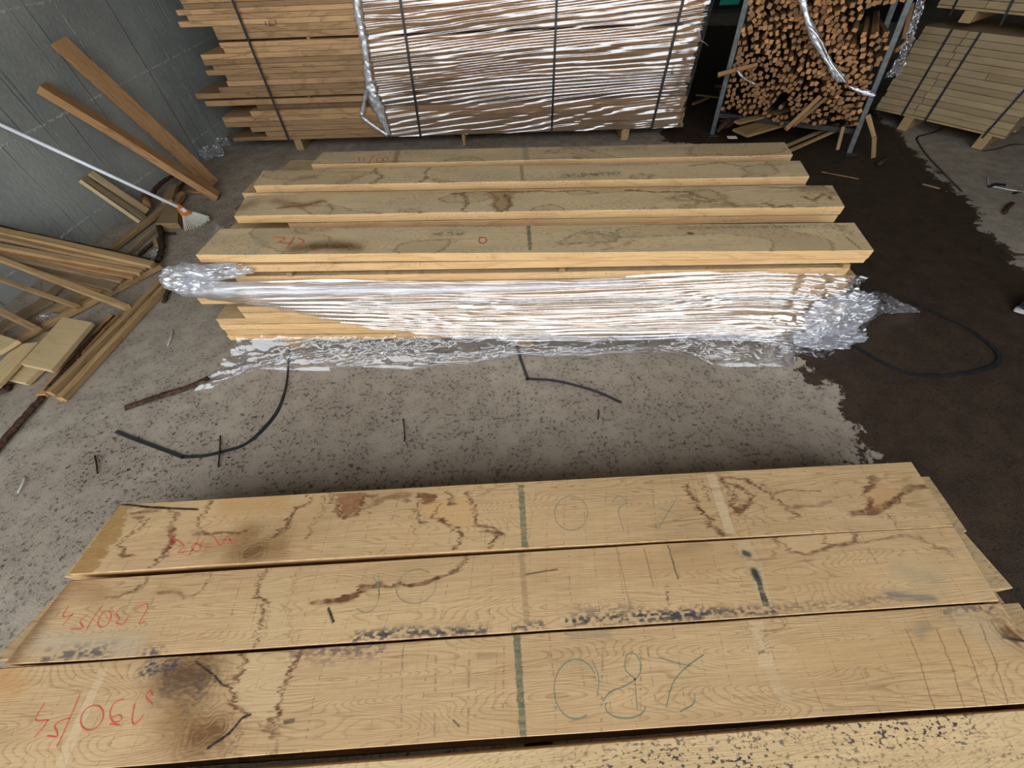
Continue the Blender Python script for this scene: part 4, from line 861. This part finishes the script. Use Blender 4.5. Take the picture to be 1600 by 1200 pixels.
def pallet(z, lab, feet):
    e = empty('pallet', (QA+QX*QL/2-QN*.3)*np.array([1, 1, 0])+np.array([0, 0, z]), lab, 'pallet', 'pallets at the right')
    for k, off in enumerate((.05, .31, .56)):
        a = QA-QX*.01-QN*off; b = QA+QX*(QL+.005)-QN*off; a[2] = b[2] = z+.033-.0005
        board('deck_board', a, b, .10, .016, 'pallet', nx=4, parent=e)
    for k, s in enumerate(feet):
        a = QA+QX*s+QN*.005; a[2] = z+.016; b = a-QN*.62
        board('runner', a, b, .085, .11 if z < .2 else .075, 'pallet', nx=2, parent=e)
sfeet = [np.dot(qf(x, y)-QA, QX) for x, y in ((1418, 188), (1534, 222))]
pallet(.101, 'wooden pallet on the floor under the lower right pack', sfeet)
pallet(.870, 'wooden pallet between the lower and upper right packs', [.25, .78])
for (x0, y0, x1, y1, nm) in ((1408, 182, 1487, 47, 'left part of the lower right pack'), (1444, 191, 1531, 53, 'lower right pack just right of its crack'), (1534, 216, 1612, 128, 'lower right pack near its right corner'), (1484, 24, 1502, -12, 'left part of the upper right pack'), (1563, 40, 1590, -14, 'right part of the upper right pack')):
    a = qf(x0, y0, .006); b = qf(x1, y1, .006)
    if y1 < 60 and y0 > 100: b[2] = .768
    if y1 > 100: t = (b-a)/(b[2]-a[2]); b = a+t*(.768-a[2])
    if y1 < 0: t = (b-a)/(b[2]-a[2]); b = a+t*(1.195-a[2])
    tag(ribbon('strap', [a, (a+b)/2, b], .018, M['strap'], None, .0014, up=QN, sm=2), 'black strap down the '+nm, 'strap', 'straps on the right packs')
# ================================================================== FAR BACKGROUND CABINET
cb = at(1118, 21, 0); e = empty('machine_cabinet', cb, 'dark machine cabinet with a teal panel far back beside the rack', 'machine')
box('cabinet_body', cb+np.array([.05, .45, .45]), (1.1, .8, .9), M['black'], 0, e, .02)
box('side_panel', cb+np.array([.25, .03, .30]), (.42, .03, .36), M['teal'], 0, e, .01); box('base_rail', cb+np.array([.05, .02, .03]), (1.12, .04, .06), M['dark_steel'], 0, e)
cg = at(1300, 24, 0); cg = np.array([7.2, 9.6, 0]); e = empty('machine_cabinet', cg, 'dark green machine cabinet seen through the gap between the right packs', 'machine')
box('cabinet_body', cg+np.array([0, .4, .5]), (1.4, .8, 1.0), M['black'], 0, e, .02); box('side_panel', cg+np.array([0, -.02, .55]), (1.2, .03, .5), M['teal'], 0, e, .01)
# ================================================================== LEFT SCRAP, LEANING TIMBERS, BROOM
def sb(A, B, w, t, mat, lab, cat='batten', nm='batten', grp='scrap battens by the left wall', up=(0, 0, 1), **kw):
    return board(nm, A, B, w, t, [mat, 'oak_end', mat] if mat not in ('scrap_gray',) else mat, up=up, cat=cat, label=lab, group=grp, nx=8, wav=.003, **kw)
W = on_wall
# bundle leaning on the wall
b1 = sb(W(-12, 356, .05), at(238, 411, .085), .055, .028, 'scrap', 'bark-edged batten on the wall side of the leaning bundle at left', bow=.004)
tube('bark_edge', [W(-12, 352, .03), W(60, 369, .04)*.5+(W(-12, 352, .03)*.70+at(234, 406, .075)*.30)*.5, W(-12, 352, .03)*.35+at(234, 406, .075)*.65, at(234, 406, .075)], .013, M['bark'], b1, 8, .2, 40, .9, 6)
sb(W(-12, 366, .07), at(228, 417, .070), .034, .024, 'scrap', 'second batten from the wall in the leaning bundle at left')
sb(W(-12, 381, .06), at(220, 424, .066), .045, .026, 'scrap', 'broad tan batten in the middle of the leaning bundle at left')
sb(W(-12, 389, .05), at(209, 431, .062), .030, .024, 'scrap_orange', 'orange-tinged batten of the leaning bundle, below the broad tan one')
sb(W(-12, 394, .06), at(190, 438, .060), .028, .022, 'scrap_gray', 'thin grey batten of the leaning bundle at left')
sb(W(-12, 399, .04), at(180, 448, .050), .060, .020, 'scrap_gray', 'wide grey board under the front of the leaning bundle at left')
sb(at(60, 420, .10), at(163, 453, .040), .030, .02, 'scrap_orange', 'thin orange strip below the leaning bundle at left')
sb(W(-16, 396, .10), at(198, 478, .065), .036, .028, 'scrap', 'long bright batten slanting across the scrap, its foot on the paired battens')
sb(W(-20, 427, .07), at(121, 478, .060), .032, .022, 'scrap', 'pale narrow batten slanting below the long bright one')
sb(at(-40, 466, .16), at(57, 513, .060), .036, .026, 'scrap', 'short brown batten slanting in at the left frame edge')
sb(at(22, 529, .040), at(247, 412, .040), .042, .034, 'scrap', 'long batten lying under the feet of the leaning bundle')
sb(at(46, 502, .034), at(132, 457, .034), .050, .03, 'scrap', 'golden batten lying between the wall and the long floor batten')
sb(at(-8, 515, .022), at(74, 468, .022), .10, .02, 'scrap_gray', 'broad grey-brown board lying against the wall foot', 'board', 'scrap_board')
sb(at(30, 500, .018), at(100, 440, .018), .07, .016, 'scrap_gray', 'grey strip on the floor behind the broad grey-brown board', 'board', 'scrap_board')
sb(at(74, 612, .036), at(266, 421, .036), .036, .034, 'scrap', 'left one of two long battens lying side by side on the floor')
sb(at(91, 621, .034), at(274, 426, .034), .036, .032, 'scrap', 'right one of two long battens lying side by side on the floor')
sl = sb(at(62, 616, .030), at(176, 492, .030), .050, .026, 'scrap_orange', 'bark-edged slab left of the two paired battens', 'slab', 'bark_slab')
tube('bark_edge', [at(72, 612, .022), at(105, 575, .026), at(140, 535, .026), at(180, 495, .02)], .016, M['bark'], sl, 8, .2, 41, .8, 6)
tag(tube('bark_strip', [at(-14, 712, .012), at(20, 672, .016), at(48, 640, .016), at(70, 616, .012)], .02, M['bark_red'], None, 8, .2, 42, .45, 6), 'long red-brown bark strip at the left frame edge', 'bark', 'bark pieces')
tag(board_quad('short_board', at(98, 495, .085), at(143, 504, .085), at(32, 568, .085), at(81, 578, .085), .022, ['scrap_pale', 'scrap_pale', 'scrap_pale'], nx=6), 'short wide pale board lying tilted on the left scrap', 'board', 'short pale offcut boards')
tag(board('short_board', at(43, 536, .062), at(-22, 604, .062), .115, .022, ['scrap_pale', 'scrap_pale', 'scrap_pale'], nx=4), 'pale board with a dark knot, left of the short wide one', 'board', 'short pale offcut boards')
tag(board_quad('short_board', at(30, 560, .032), at(68, 572, .032), at(7, 596, .032), at(43, 596, .032), .022, ['scrap_pale', 'scrap_pale', 'scrap_pale'], nx=4), 'pale board end beneath the two larger pale boards', 'board', 'short pale offcut boards')
tag(board('short_board', at(12, 541, .095), at(-60, 515, .095), .10, .022, ['scrap_pale', 'scrap_pale', 'scrap_pale'], nx=4), 'pale board corner cut by the left frame edge', 'board', 'short pale offcut boards')
tag(board('short_board', at(75, 518, .045), at(50, 545, .045), .05, .02, 'scrap_gray', nx=3), 'small grey offcut in the shadow left of the short wide board', 'board')
# pieces leaning at the wall, behind the broom
WN = np.array([1, -.086, 0])
sb(W(125, 282, .035), at(218, 347, .03), .030, .018, 'scrap_pale', 'bright pale lath leaning on the wall below the broom handle', up=WN*.6+np.array([0, -.75, .35]))
sb(W(130, 276, .025), at(227, 341, .03), .042, .018, 'scrap_gray', 'grey-brown batten behind the bright pale lath at the wall', up=WN+np.array([0, 0, .5]))
sb(W(142, 269, .025), at(231, 330, .03), .055, .02, 'scrap_pale', 'pale tan board leaning on the wall under the broom handle', 'board', 'scrap_board', up=WN+np.array([0, 0, .5]))
sb(at(284, 299, .055), at(166, 392, .035), .040, .03, 'scrap', 'long brown batten lying along the wall foot under the broom')
sb(at(246, 350, .030), at(194, 396, .030), .032, .026, 'scrap_gray', 'grey batten beside the long brown one at the wall foot')
tag(board_quad('offcut_block', at(256, 322, .055), at(281, 318, .055), at(245, 347, .055), at(275, 350, .055), .05, ['scrap_gray', 'scrap', 'scrap'], nx=3), 'thick offcut block just below the broom head', 'offcut', 'offcut blocks')
tag(board('offcut_block', at(259, 313, .075), at(269, 288, .075), .085, .03, 'scrap', nx=3), 'tan offcut behind the broom handle near the wall', 'offcut', 'offcut blocks')
tag(board('offcut_block', at(283, 303, .05), at(270, 318, .055), .05, .03, 'scrap', nx=3), 'small offcut lying against the broom handle end', 'offcut', 'offcut blocks')
tag(tube('offcut_log', [at(229, 322, .045), at(228, 308, .06)], .036, M['stick_end'], None, 6, .05, 43, 1, 2), 'six-sided offcut with an orange cut end by the wall', 'offcut', 'offcut blocks')
tag(tube('bark_strip', [at(236, 306, .06), at(246, 292, .07), at(258, 282, .07), at(273, 274, .05)], .022, M['bark_red'], None, 8, .2, 44, .6, 5), 'curved dark red bark strip by the wall above the offcuts', 'bark', 'bark pieces')
tag(tube('bark_strip', [at(277, 302, .03), at(284, 290, .04), at(291, 282, .03)], .02, M['bark'], None, 8, .2, 45, .6, 5), 'dark bark strip just left of the leaning timber foot', 'bark', 'bark pieces')
tag(board('offcut_lath', at(292, 298, .02), at(322, 300, .02), .022, .014, 'scrap_orange', nx=2), 'tiny orange lath beside the leaning timber foot', 'lath')
tag(tube('bark_stick', [at(249, 353, .03), at(252, 372, .03), at(252, 392, .025), at(246, 408, .015)], .022, M['bark'], None, 9, .2, 46, .6, 6), 'upright-lying grey bark stick below the offcut block', 'bark', 'bark pieces')
tag(board('offcut_lath', at(241, 370, .02), at(243, 382, .02), .03, .016, 'scrap', nx=2), 'small square chip of wood left of the grey bark stick', 'lath')
tag(tube('bark_strip', [at(256, 364, .012), at(265, 365, .016), at(274, 365, .01)], .014, M['bark'], None, 7, .2, 47, .6, 4), 'little bark strip right of the grey bark stick', 'bark', 'bark pieces')
tag(tube('bark_strip', [at(218, 398, .012), at(228, 388, .016), at(240, 378, .01)], .016, M['bark_red'], None, 7, .2, 48, .6, 4), 'crumbling red bark left of the square wood chip', 'bark', 'bark pieces')
tag(tube('bark_strip', [at(270, 432, .012), at(264, 450, .016), at(256, 472, .01)], .014, M['bark'], None, 7, .2, 49, .6, 5), 'thin grey bark strip right of the paired battens', 'bark', 'bark pieces')
tag(tube('bark_strip', [at(196, 637, .012), at(240, 622, .018), at(285, 608, .018), at(326, 591, .02)], .018, M['bark_red'], None, 8, .2, 50, .5, 6), 'long brown bark strip on the floor, its end under the trailing film', 'bark', 'bark pieces')
tag(tube('bark_strip', [at(-6, 612, .012), at(14, 606, .018)], .03, M['bark_red'], None, 8, .2, 51, .5, 4), 'short dark red bark lump under the pale boards at left', 'bark', 'bark pieces')
for i, (x, y, lx) in enumerate(((342, 205, 12), (352, 212, 10))):
    tag(board('offcut_lath', at(x-4, y+8, .02), at(x+6, y-6, .06), .03, .02, 'scrap_gray', nx=2), ('grey offcut tilted at the wall behind the film ball', 'grey offcut lying by the left foot of the back pile')[i], 'offcut')
# two heavy timbers leaning on the wall
def lean(top, foot, w, t, mat, lab, up):
    return board('leaning_timber', top, foot, w, t, [mat, 'oak_end', mat], up=up, nx=16, wav=.004, seed=rnd.randrange(9999), cat='timber', label=lab, group='timbers leaning on the left wall', bow=.006)
ft = at(343, 303, .03); tp = W(67, 130, .08)
lean(tp, ft, .105, .06, 'scrap_orange', 'front reddish timber leaning on the concrete wall, bark-edged', WN*.55+np.array([.1, .2, .75]))
ft2 = at(336, 287, .03); tp2 = W(92, 62, .06)
lean(tp2, ft2, .125, .035, 'scrap_orange', 'rear brown plank leaning on the concrete wall, reaching higher', WN+np.array([0, -.25, .3]))
# broom
hb = at(282, 325, .125); ht = W(-14, 188, .03)
br = empty('broom', hb, 'broom with white handle leaning on the concrete wall, bristles fanned on the floor', 'broom')
tube('handle', [ht, hb], .0125, M['white_paint'], br, 14, 0, 0, 1, 2)
h2 = at(296, 338, .075); d = h2-hb; d /= np.linalg.norm(d); sd_ = np.cross(d, [0, 0, 1]); sd_ /= np.linalg.norm(sd_)
def hold(u, v):
    a = v*2*pi; w_ = .018+.032*u; p = hb-d*.03+(h2-hb+d*.03)*u; n_ = np.cross(sd_, d); return p+sd_*cos(a)*w_+n_*sin(a)*.017
fe = grid_mesh('ferrule', hold, 6, 20, M['orange_plastic'], br)
n_ = np.cross(sd_, d); n_ = n_ if n_[2] > 0 else -n_
pl = hb+d*.035+n_*.019; board('label_sticker', pl-d*.015, pl+d*.02, .03, .002, 'label_white', up=n_, nx=1, parent=fe)
V = []; F = []
for k in range(64):
    row = k % 4; a = ((k//4)/15-.5)*1.15; e = d*cos(a)+sd_*sin(a); s0 = h2-d*.012+sd_*((k//4)/15-.5)*.085+n_*(row-1.5)*.007; L = .108+rnd.uniform(-.008, .006)
    p1 = s0+e*L+n_*(row-1.5)*.006; p1[2] = max(p1[2], .004); q = np.cross(e, n_)*.0022; b = len(V)
    for p in (s0-q-n_*.0022, s0+q-n_*.0022, s0+q+n_*.0022, s0-q+n_*.0022, p1-q*1.3-n_*.002, p1+q*1.3-n_*.002, p1+q*1.3+n_*.002, p1-q*1.3+n_*.002): V.append(p)
    for f in ((0, 1, 5, 4), (1, 2, 6, 5), (2, 3, 7, 6), (3, 0, 4, 7), (4, 5, 6, 7)): F.append(tuple(b+i for i in f))
link('bristles', V, F, M['bristle'], br)

# ================================================================== STRAPS AND BITS ON THE FLOOR
def fstrap(px_, w, lab, z=.006, twist=None, mat='strap', nm='strap', cat='strap', zz=None, grp='loose straps on the floor'):
    pts = [at(x, y, z if zz is None else zz[i]) for i, (x, y) in enumerate(px_)]
    return tag(ribbon(nm, pts, w, M[mat], None, .0016, sm=7, twist=twist), lab, cat, grp)
fstrap([(181, 674), (205, 684), (240, 697), (283, 713), (287, 714), (320, 712), (350, 705), (381, 695), (410, 672), (435, 640), (447, 605), (451, 570), (453, 542)], .017, 'black strap curling from the middle stack to lower left on the floor', twist=lambda u: 0 if u < .6 else min(1.35, (u-.6)*6))
fstrap([(806, 534), (812, 556), (824, 590), (826, 592), (860, 594), (895, 601), (935, 613), (971, 629)], .015, 'short black strap bent on the floor in front of the middle stack')
fstrap([(1312, 522), (1345, 546), (1385, 570), (1422, 585), (1470, 588), (1515, 583), (1553, 572), (1562, 556), (1545, 537), (1515, 515), (1475, 496), (1430, 474)], .022, 'black strap in a wide loop on the wet floor right of the middle stack')
fstrap([(1475, 200), (1455, 208), (1434, 214), (1437, 226), (1452, 246), (1475, 270), (1503, 299)], .016, 'black strap with a sharp bend on the floor below the right pallet')
fstrap([(1535, 236), (1560, 232), (1580, 226), (1602, 226)], .014, 'black strap end by the corner of the right pallet')
fstrap([(1583, 303), (1590, 300), (1602, 300), (1625, 306)], .02, 'black strap piece at the right frame edge by the white cord')
tag(tube('cord', [at(x, y, .005) for x, y in ((1543, 277), (1546, 289), (1565, 294), (1604, 301))], .004, M['cord_white'], None, 6), 'thin white cord on the grey floor at the right edge', 'cord')
tag(board('wood_splinter', at(1442, 287, .008), at(1469, 294, .008), .022, .006, 'scrap', nx=3), 'pale splinter at the edge of the wet floor at right', 'splinter')
tag(board('wood_splinter', at(1284, 268, .008), at(1342, 279, .008), .010, .006, 'scrap_orange', nx=3), 'thin reddish splinter on the wet floor right of the middle stack', 'splinter')
tag(tube('bark_chip', [at(1371, 257, .015), at(1378, 252, .03), at(1386, 247, .015)], .022, M['bark_red'], None, 7, .2, 52, .5, 3), 'red-brown bark chip near the right rack foot', 'bark', 'bark pieces')
tag(tube('bark_chip', [at(1570, 333, .01), at(1575, 323, .016), at(1582, 317, .01)], .016, M['bark_red'], None, 7, .2, 53, .5, 3), 'dark red bark chip on the grey floor at right', 'bark', 'bark pieces')
tag(tube('bark_chip', [at(1545, 292, .006), at(1555, 288, .012), at(1570, 289, .006)], .014, M['black'], None, 7, .4, 54, .5, 3), 'black scrap beside the white cord at right', 'scrap')
tag(tube('bark_chip', [at(1566, 391, .006), at(1585, 397, .01), at(1604, 398, .006)], .010, M['bark'], None, 7, .2, 55, .5, 3), 'dark twig at the wet edge by the right frame', 'twig')
for i, (x0, y0, x1, y1, lab) in enumerate(((344, 681, 341, 730, 'short dark twig crossing the lower left strap'), (148, 712, 152, 740, 'tiny twig on the floor left of the lower left strap'), (28, 770, 40, 745, 'thin pale straw near the left frame edge'), (270, 515, 262, 540, 'curved pale straw on the floor right of the paired battens'), (630, 655, 632, 690, 'small dark twig on the open floor below the film'), (935, 640, 934, 655, 'small red-brown twig near the short bent strap'))):
    tag(tube('twig', [at(x0, y0, .005), at((x0+x1)/2+1, (y0+y1)/2, .009), at(x1, y1, .005)], .0035, M['cord_white' if 'pale' in lab else 'bark'], None, 6, .2, 60+i, 1, 3), lab, 'twig', 'twigs on the floor')
# toe of a shoe at the right edge
sh = at(1606, 492, 0); se = empty('shoe', sh, 'dark navy shoe toe with pale rim at the right frame edge', 'shoe')
crumple('shoe_upper', sh+np.array([.08, .02, .055]), (.14, .055, .055), M['shoe_blue'], se, 3, 4, .08, 1.5); crumple('shoe_sole', sh+np.array([.08, .02, .016]), (.15, .06, .016), M['cord_white'], se, 4, 3, .05, 1.5)

# ================================================================== FLOOR, WALLS, ROOF
WET_SHADE = [(1080, 40), (1062, 110), (1062, 150), (1058, 196), (1030, 204), (1040, 222), (1130, 228), (1215, 236), (1250, 300), (1290, 400), (1280, 470), (1262, 540), (1243, 575), (1262, 590), (1300, 598), (1318, 620), (1312, 645), (1340, 672), (1366, 706), (1330, 715), (1345, 745), (1440, 800), (1520, 1000), (1560, 1300), (1900, 1300), (2000, 760), (1720, 520), (1650, 470), (1615, 440), (1585, 405), (1562, 380), (1530, 352), (1528, 325), (1490, 296), (1462, 272), (1440, 246), (1418, 224), (1404, 206), (1375, 190), (1352, 150), (1330, 90), (1300, 40)]  # right part is damp; upper part paints shade on dry floor beside the rack
WP = [tuple(at(x, y, 0)[:2]) for x, y in WET_SHADE]
def axis(lo, hi, a, b, fine, coarse):
    s = [lo]; 
    while s[-1] < hi: s.append(s[-1]+(fine if a <= s[-1] < b else coarse))
    return np.array(s)
xs = axis(-9.0, 12.0, -3.6, 5.6, .04, .4); ys = axis(-9.0, 15.0, -.8, 6.2, .04, .4)
GX, GY = np.meshgrid(xs, ys, indexing='ij'); nx_, ny_ = GX.shape
V = np.stack([GX, GY, np.zeros_like(GX)], -1).reshape(-1, 3)
F = [(i*ny_+j, (i+1)*ny_+j, (i+1)*ny_+j+1, i*ny_+j+1) for i in range(nx_-1) for j in range(ny_-1)]
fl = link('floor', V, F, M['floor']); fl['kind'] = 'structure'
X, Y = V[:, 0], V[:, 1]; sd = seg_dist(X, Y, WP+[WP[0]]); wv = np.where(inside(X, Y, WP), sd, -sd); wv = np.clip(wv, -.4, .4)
a_ = fl.data.attributes.new('wet', 'FLOAT', 'POINT'); a_.data.foreach_set('value', wv.astype(np.float32))  # real damp at the right plus painted shade behind the rack
dust = np.clip(.55+.6*(fbm(X*1.1+3, Y*1.1, 3)-.5)*2+.25*np.exp(-((Y-.95)/.5)**2), 0, 1)*np.where(X > 3.2, .35, 1)
a_ = fl.data.attributes.new('dust', 'FLOAT', 'POINT'); a_.data.foreach_set('value', dust.astype(np.float32))
def slab(name, c, s, mat, rot=0):
    o = box(name, c, s, mat, rot, None, 0); o['kind'] = 'structure'; return o
wr = atan2(.086, 1)
# left wall plane passes WALL_P with direction (0.086,1)
wd_ = np.array([.086, 1, 0])/hypot(.086, 1); wn_ = np.array([-1, .086, 0])/hypot(.086, 1)
wc_ = WALL_P+wd_*4.2+wn_*.15+np.array([0, 0, 3.0])
wl = link('wall_left', [(x, y, z) for x in (-.15, .15) for y in (-7, 9) for z in (-3.0, 3.0)], [(0, 1, 3, 2), (4, 6, 7, 5), (0, 4, 5, 1), (2, 3, 7, 6), (0, 2, 6, 4), (1, 5, 7, 3)], M['wall'])
wl.matrix_world = Matrix.Translation(wc_) @ Matrix.Rotation(-wr, 4, 'Z'); wl['kind'] = 'structure'
# shift the wall texture so that heights read from the floor
wl.data.transform(Matrix.Translation((0, 4.2+2.3-0, 3.0))); wl.matrix_world = wl.matrix_world @ Matrix.Translation((0, -(4.2+2.3), -3.0))
slab('wall_back', (4, 13.6, 3.0), (18, .3, 6.0), M['shed']); slab('wall_right', (11.2, 6, 3.0), (.3, 15.3, 6.0), M['shed'])
slab('ceiling', (4, 5.9, 5.3), (18, 15.8, .2), M['shed'])
slab('wall_front', (7.4, -2.0, 2.6), (7.6, .3, 5.2), M['shed'])

# ================================================================== SCATTERED CRUMBS
def scatter(name, n, seed, smin, smax, asp, mat, lab, cat, dens):
    rs = np.random.RandomState(seed); V = []; F = []
    while len(F) < n*3:
        x = rs.uniform(-3.0, 4.6); y = rs.uniform(-.2, 5.2)
        if rs.rand() > dens(x, y): continue
        l = rs.uniform(smin, smax)*(rs.rand()**1.5+.35); w = l*rs.uniform(*asp); a = rs.rand()*6.28; h = .0012+w*.35; ca, sa = cos(a), sin(a); b = len(V)
        for u, v_, z in ((-.5, -.4, .0005), (.5, -.5, .0005), (.45, .5, .0005), (-.5, .35, .0005), (-.3, 0, h), (.35, .05, h*.8)):
            V.append((x+l*u*ca-w*v_*sa, y+l*u*sa+w*v_*ca, z))
        F += [(0, 1, 5, 4), (2, 3, 4, 5), (1, 2, 5), (3, 0, 4)]
    tag(link(name, V, F, M[mat]), lab, cat, None, 'stuff')
clump = lambda x, y: float(fbm(np.array(x*2.3+4), np.array(y*2.3), 3))
scatter('bark_crumbs', 6500, 71, .006, .020, (.3, .8), 'bark', 'dark bark crumbs strewn over the concrete floor', 'bark crumbs', lambda x, y: min(1, max(0, (clump(x, y)-.3)*2.2))*(1 if x < 2.2 else .35))
scatter('wood_splinters', 700, 72, .010, .034, (.05, .14), 'scrap_gray', 'tiny grey-brown splinters strewn over the floor', 'splinters', lambda x, y: min(1, max(0, (clump(x, y)-.25)*2)))
scatter('pale_sawdust_chips', 420, 73, .004, .014, (.2, .6), 'scrap_pale', 'tiny pale wood chips strewn over the floor', 'wood chips', lambda x, y: .5)

# ================================================================== LIGHT: overcast sky through the open shed front behind the viewer
wld = bpy.data.worlds.new('overcast_sky'); SC.world = wld; wld.use_nodes = True
bg = wld.node_tree.nodes['Background']; bg.inputs[0].default_value = (.90, .95, 1.0, 1); bg.inputs[1].default_value = 3.8
SC.view_settings.view_transform = 'Standard'; SC.view_settings.look = 'None'; SC.view_settings.exposure = -0.12; SC.view_settings.gamma = 1.0; SC.view_settings.use_curve_mapping = False
SC.cycles.transparent_max_bounces = 24; SC.cycles.max_bounces = 8; SC.cycles.use_denoising = True; SC.cycles.sample_clamp_indirect = 6
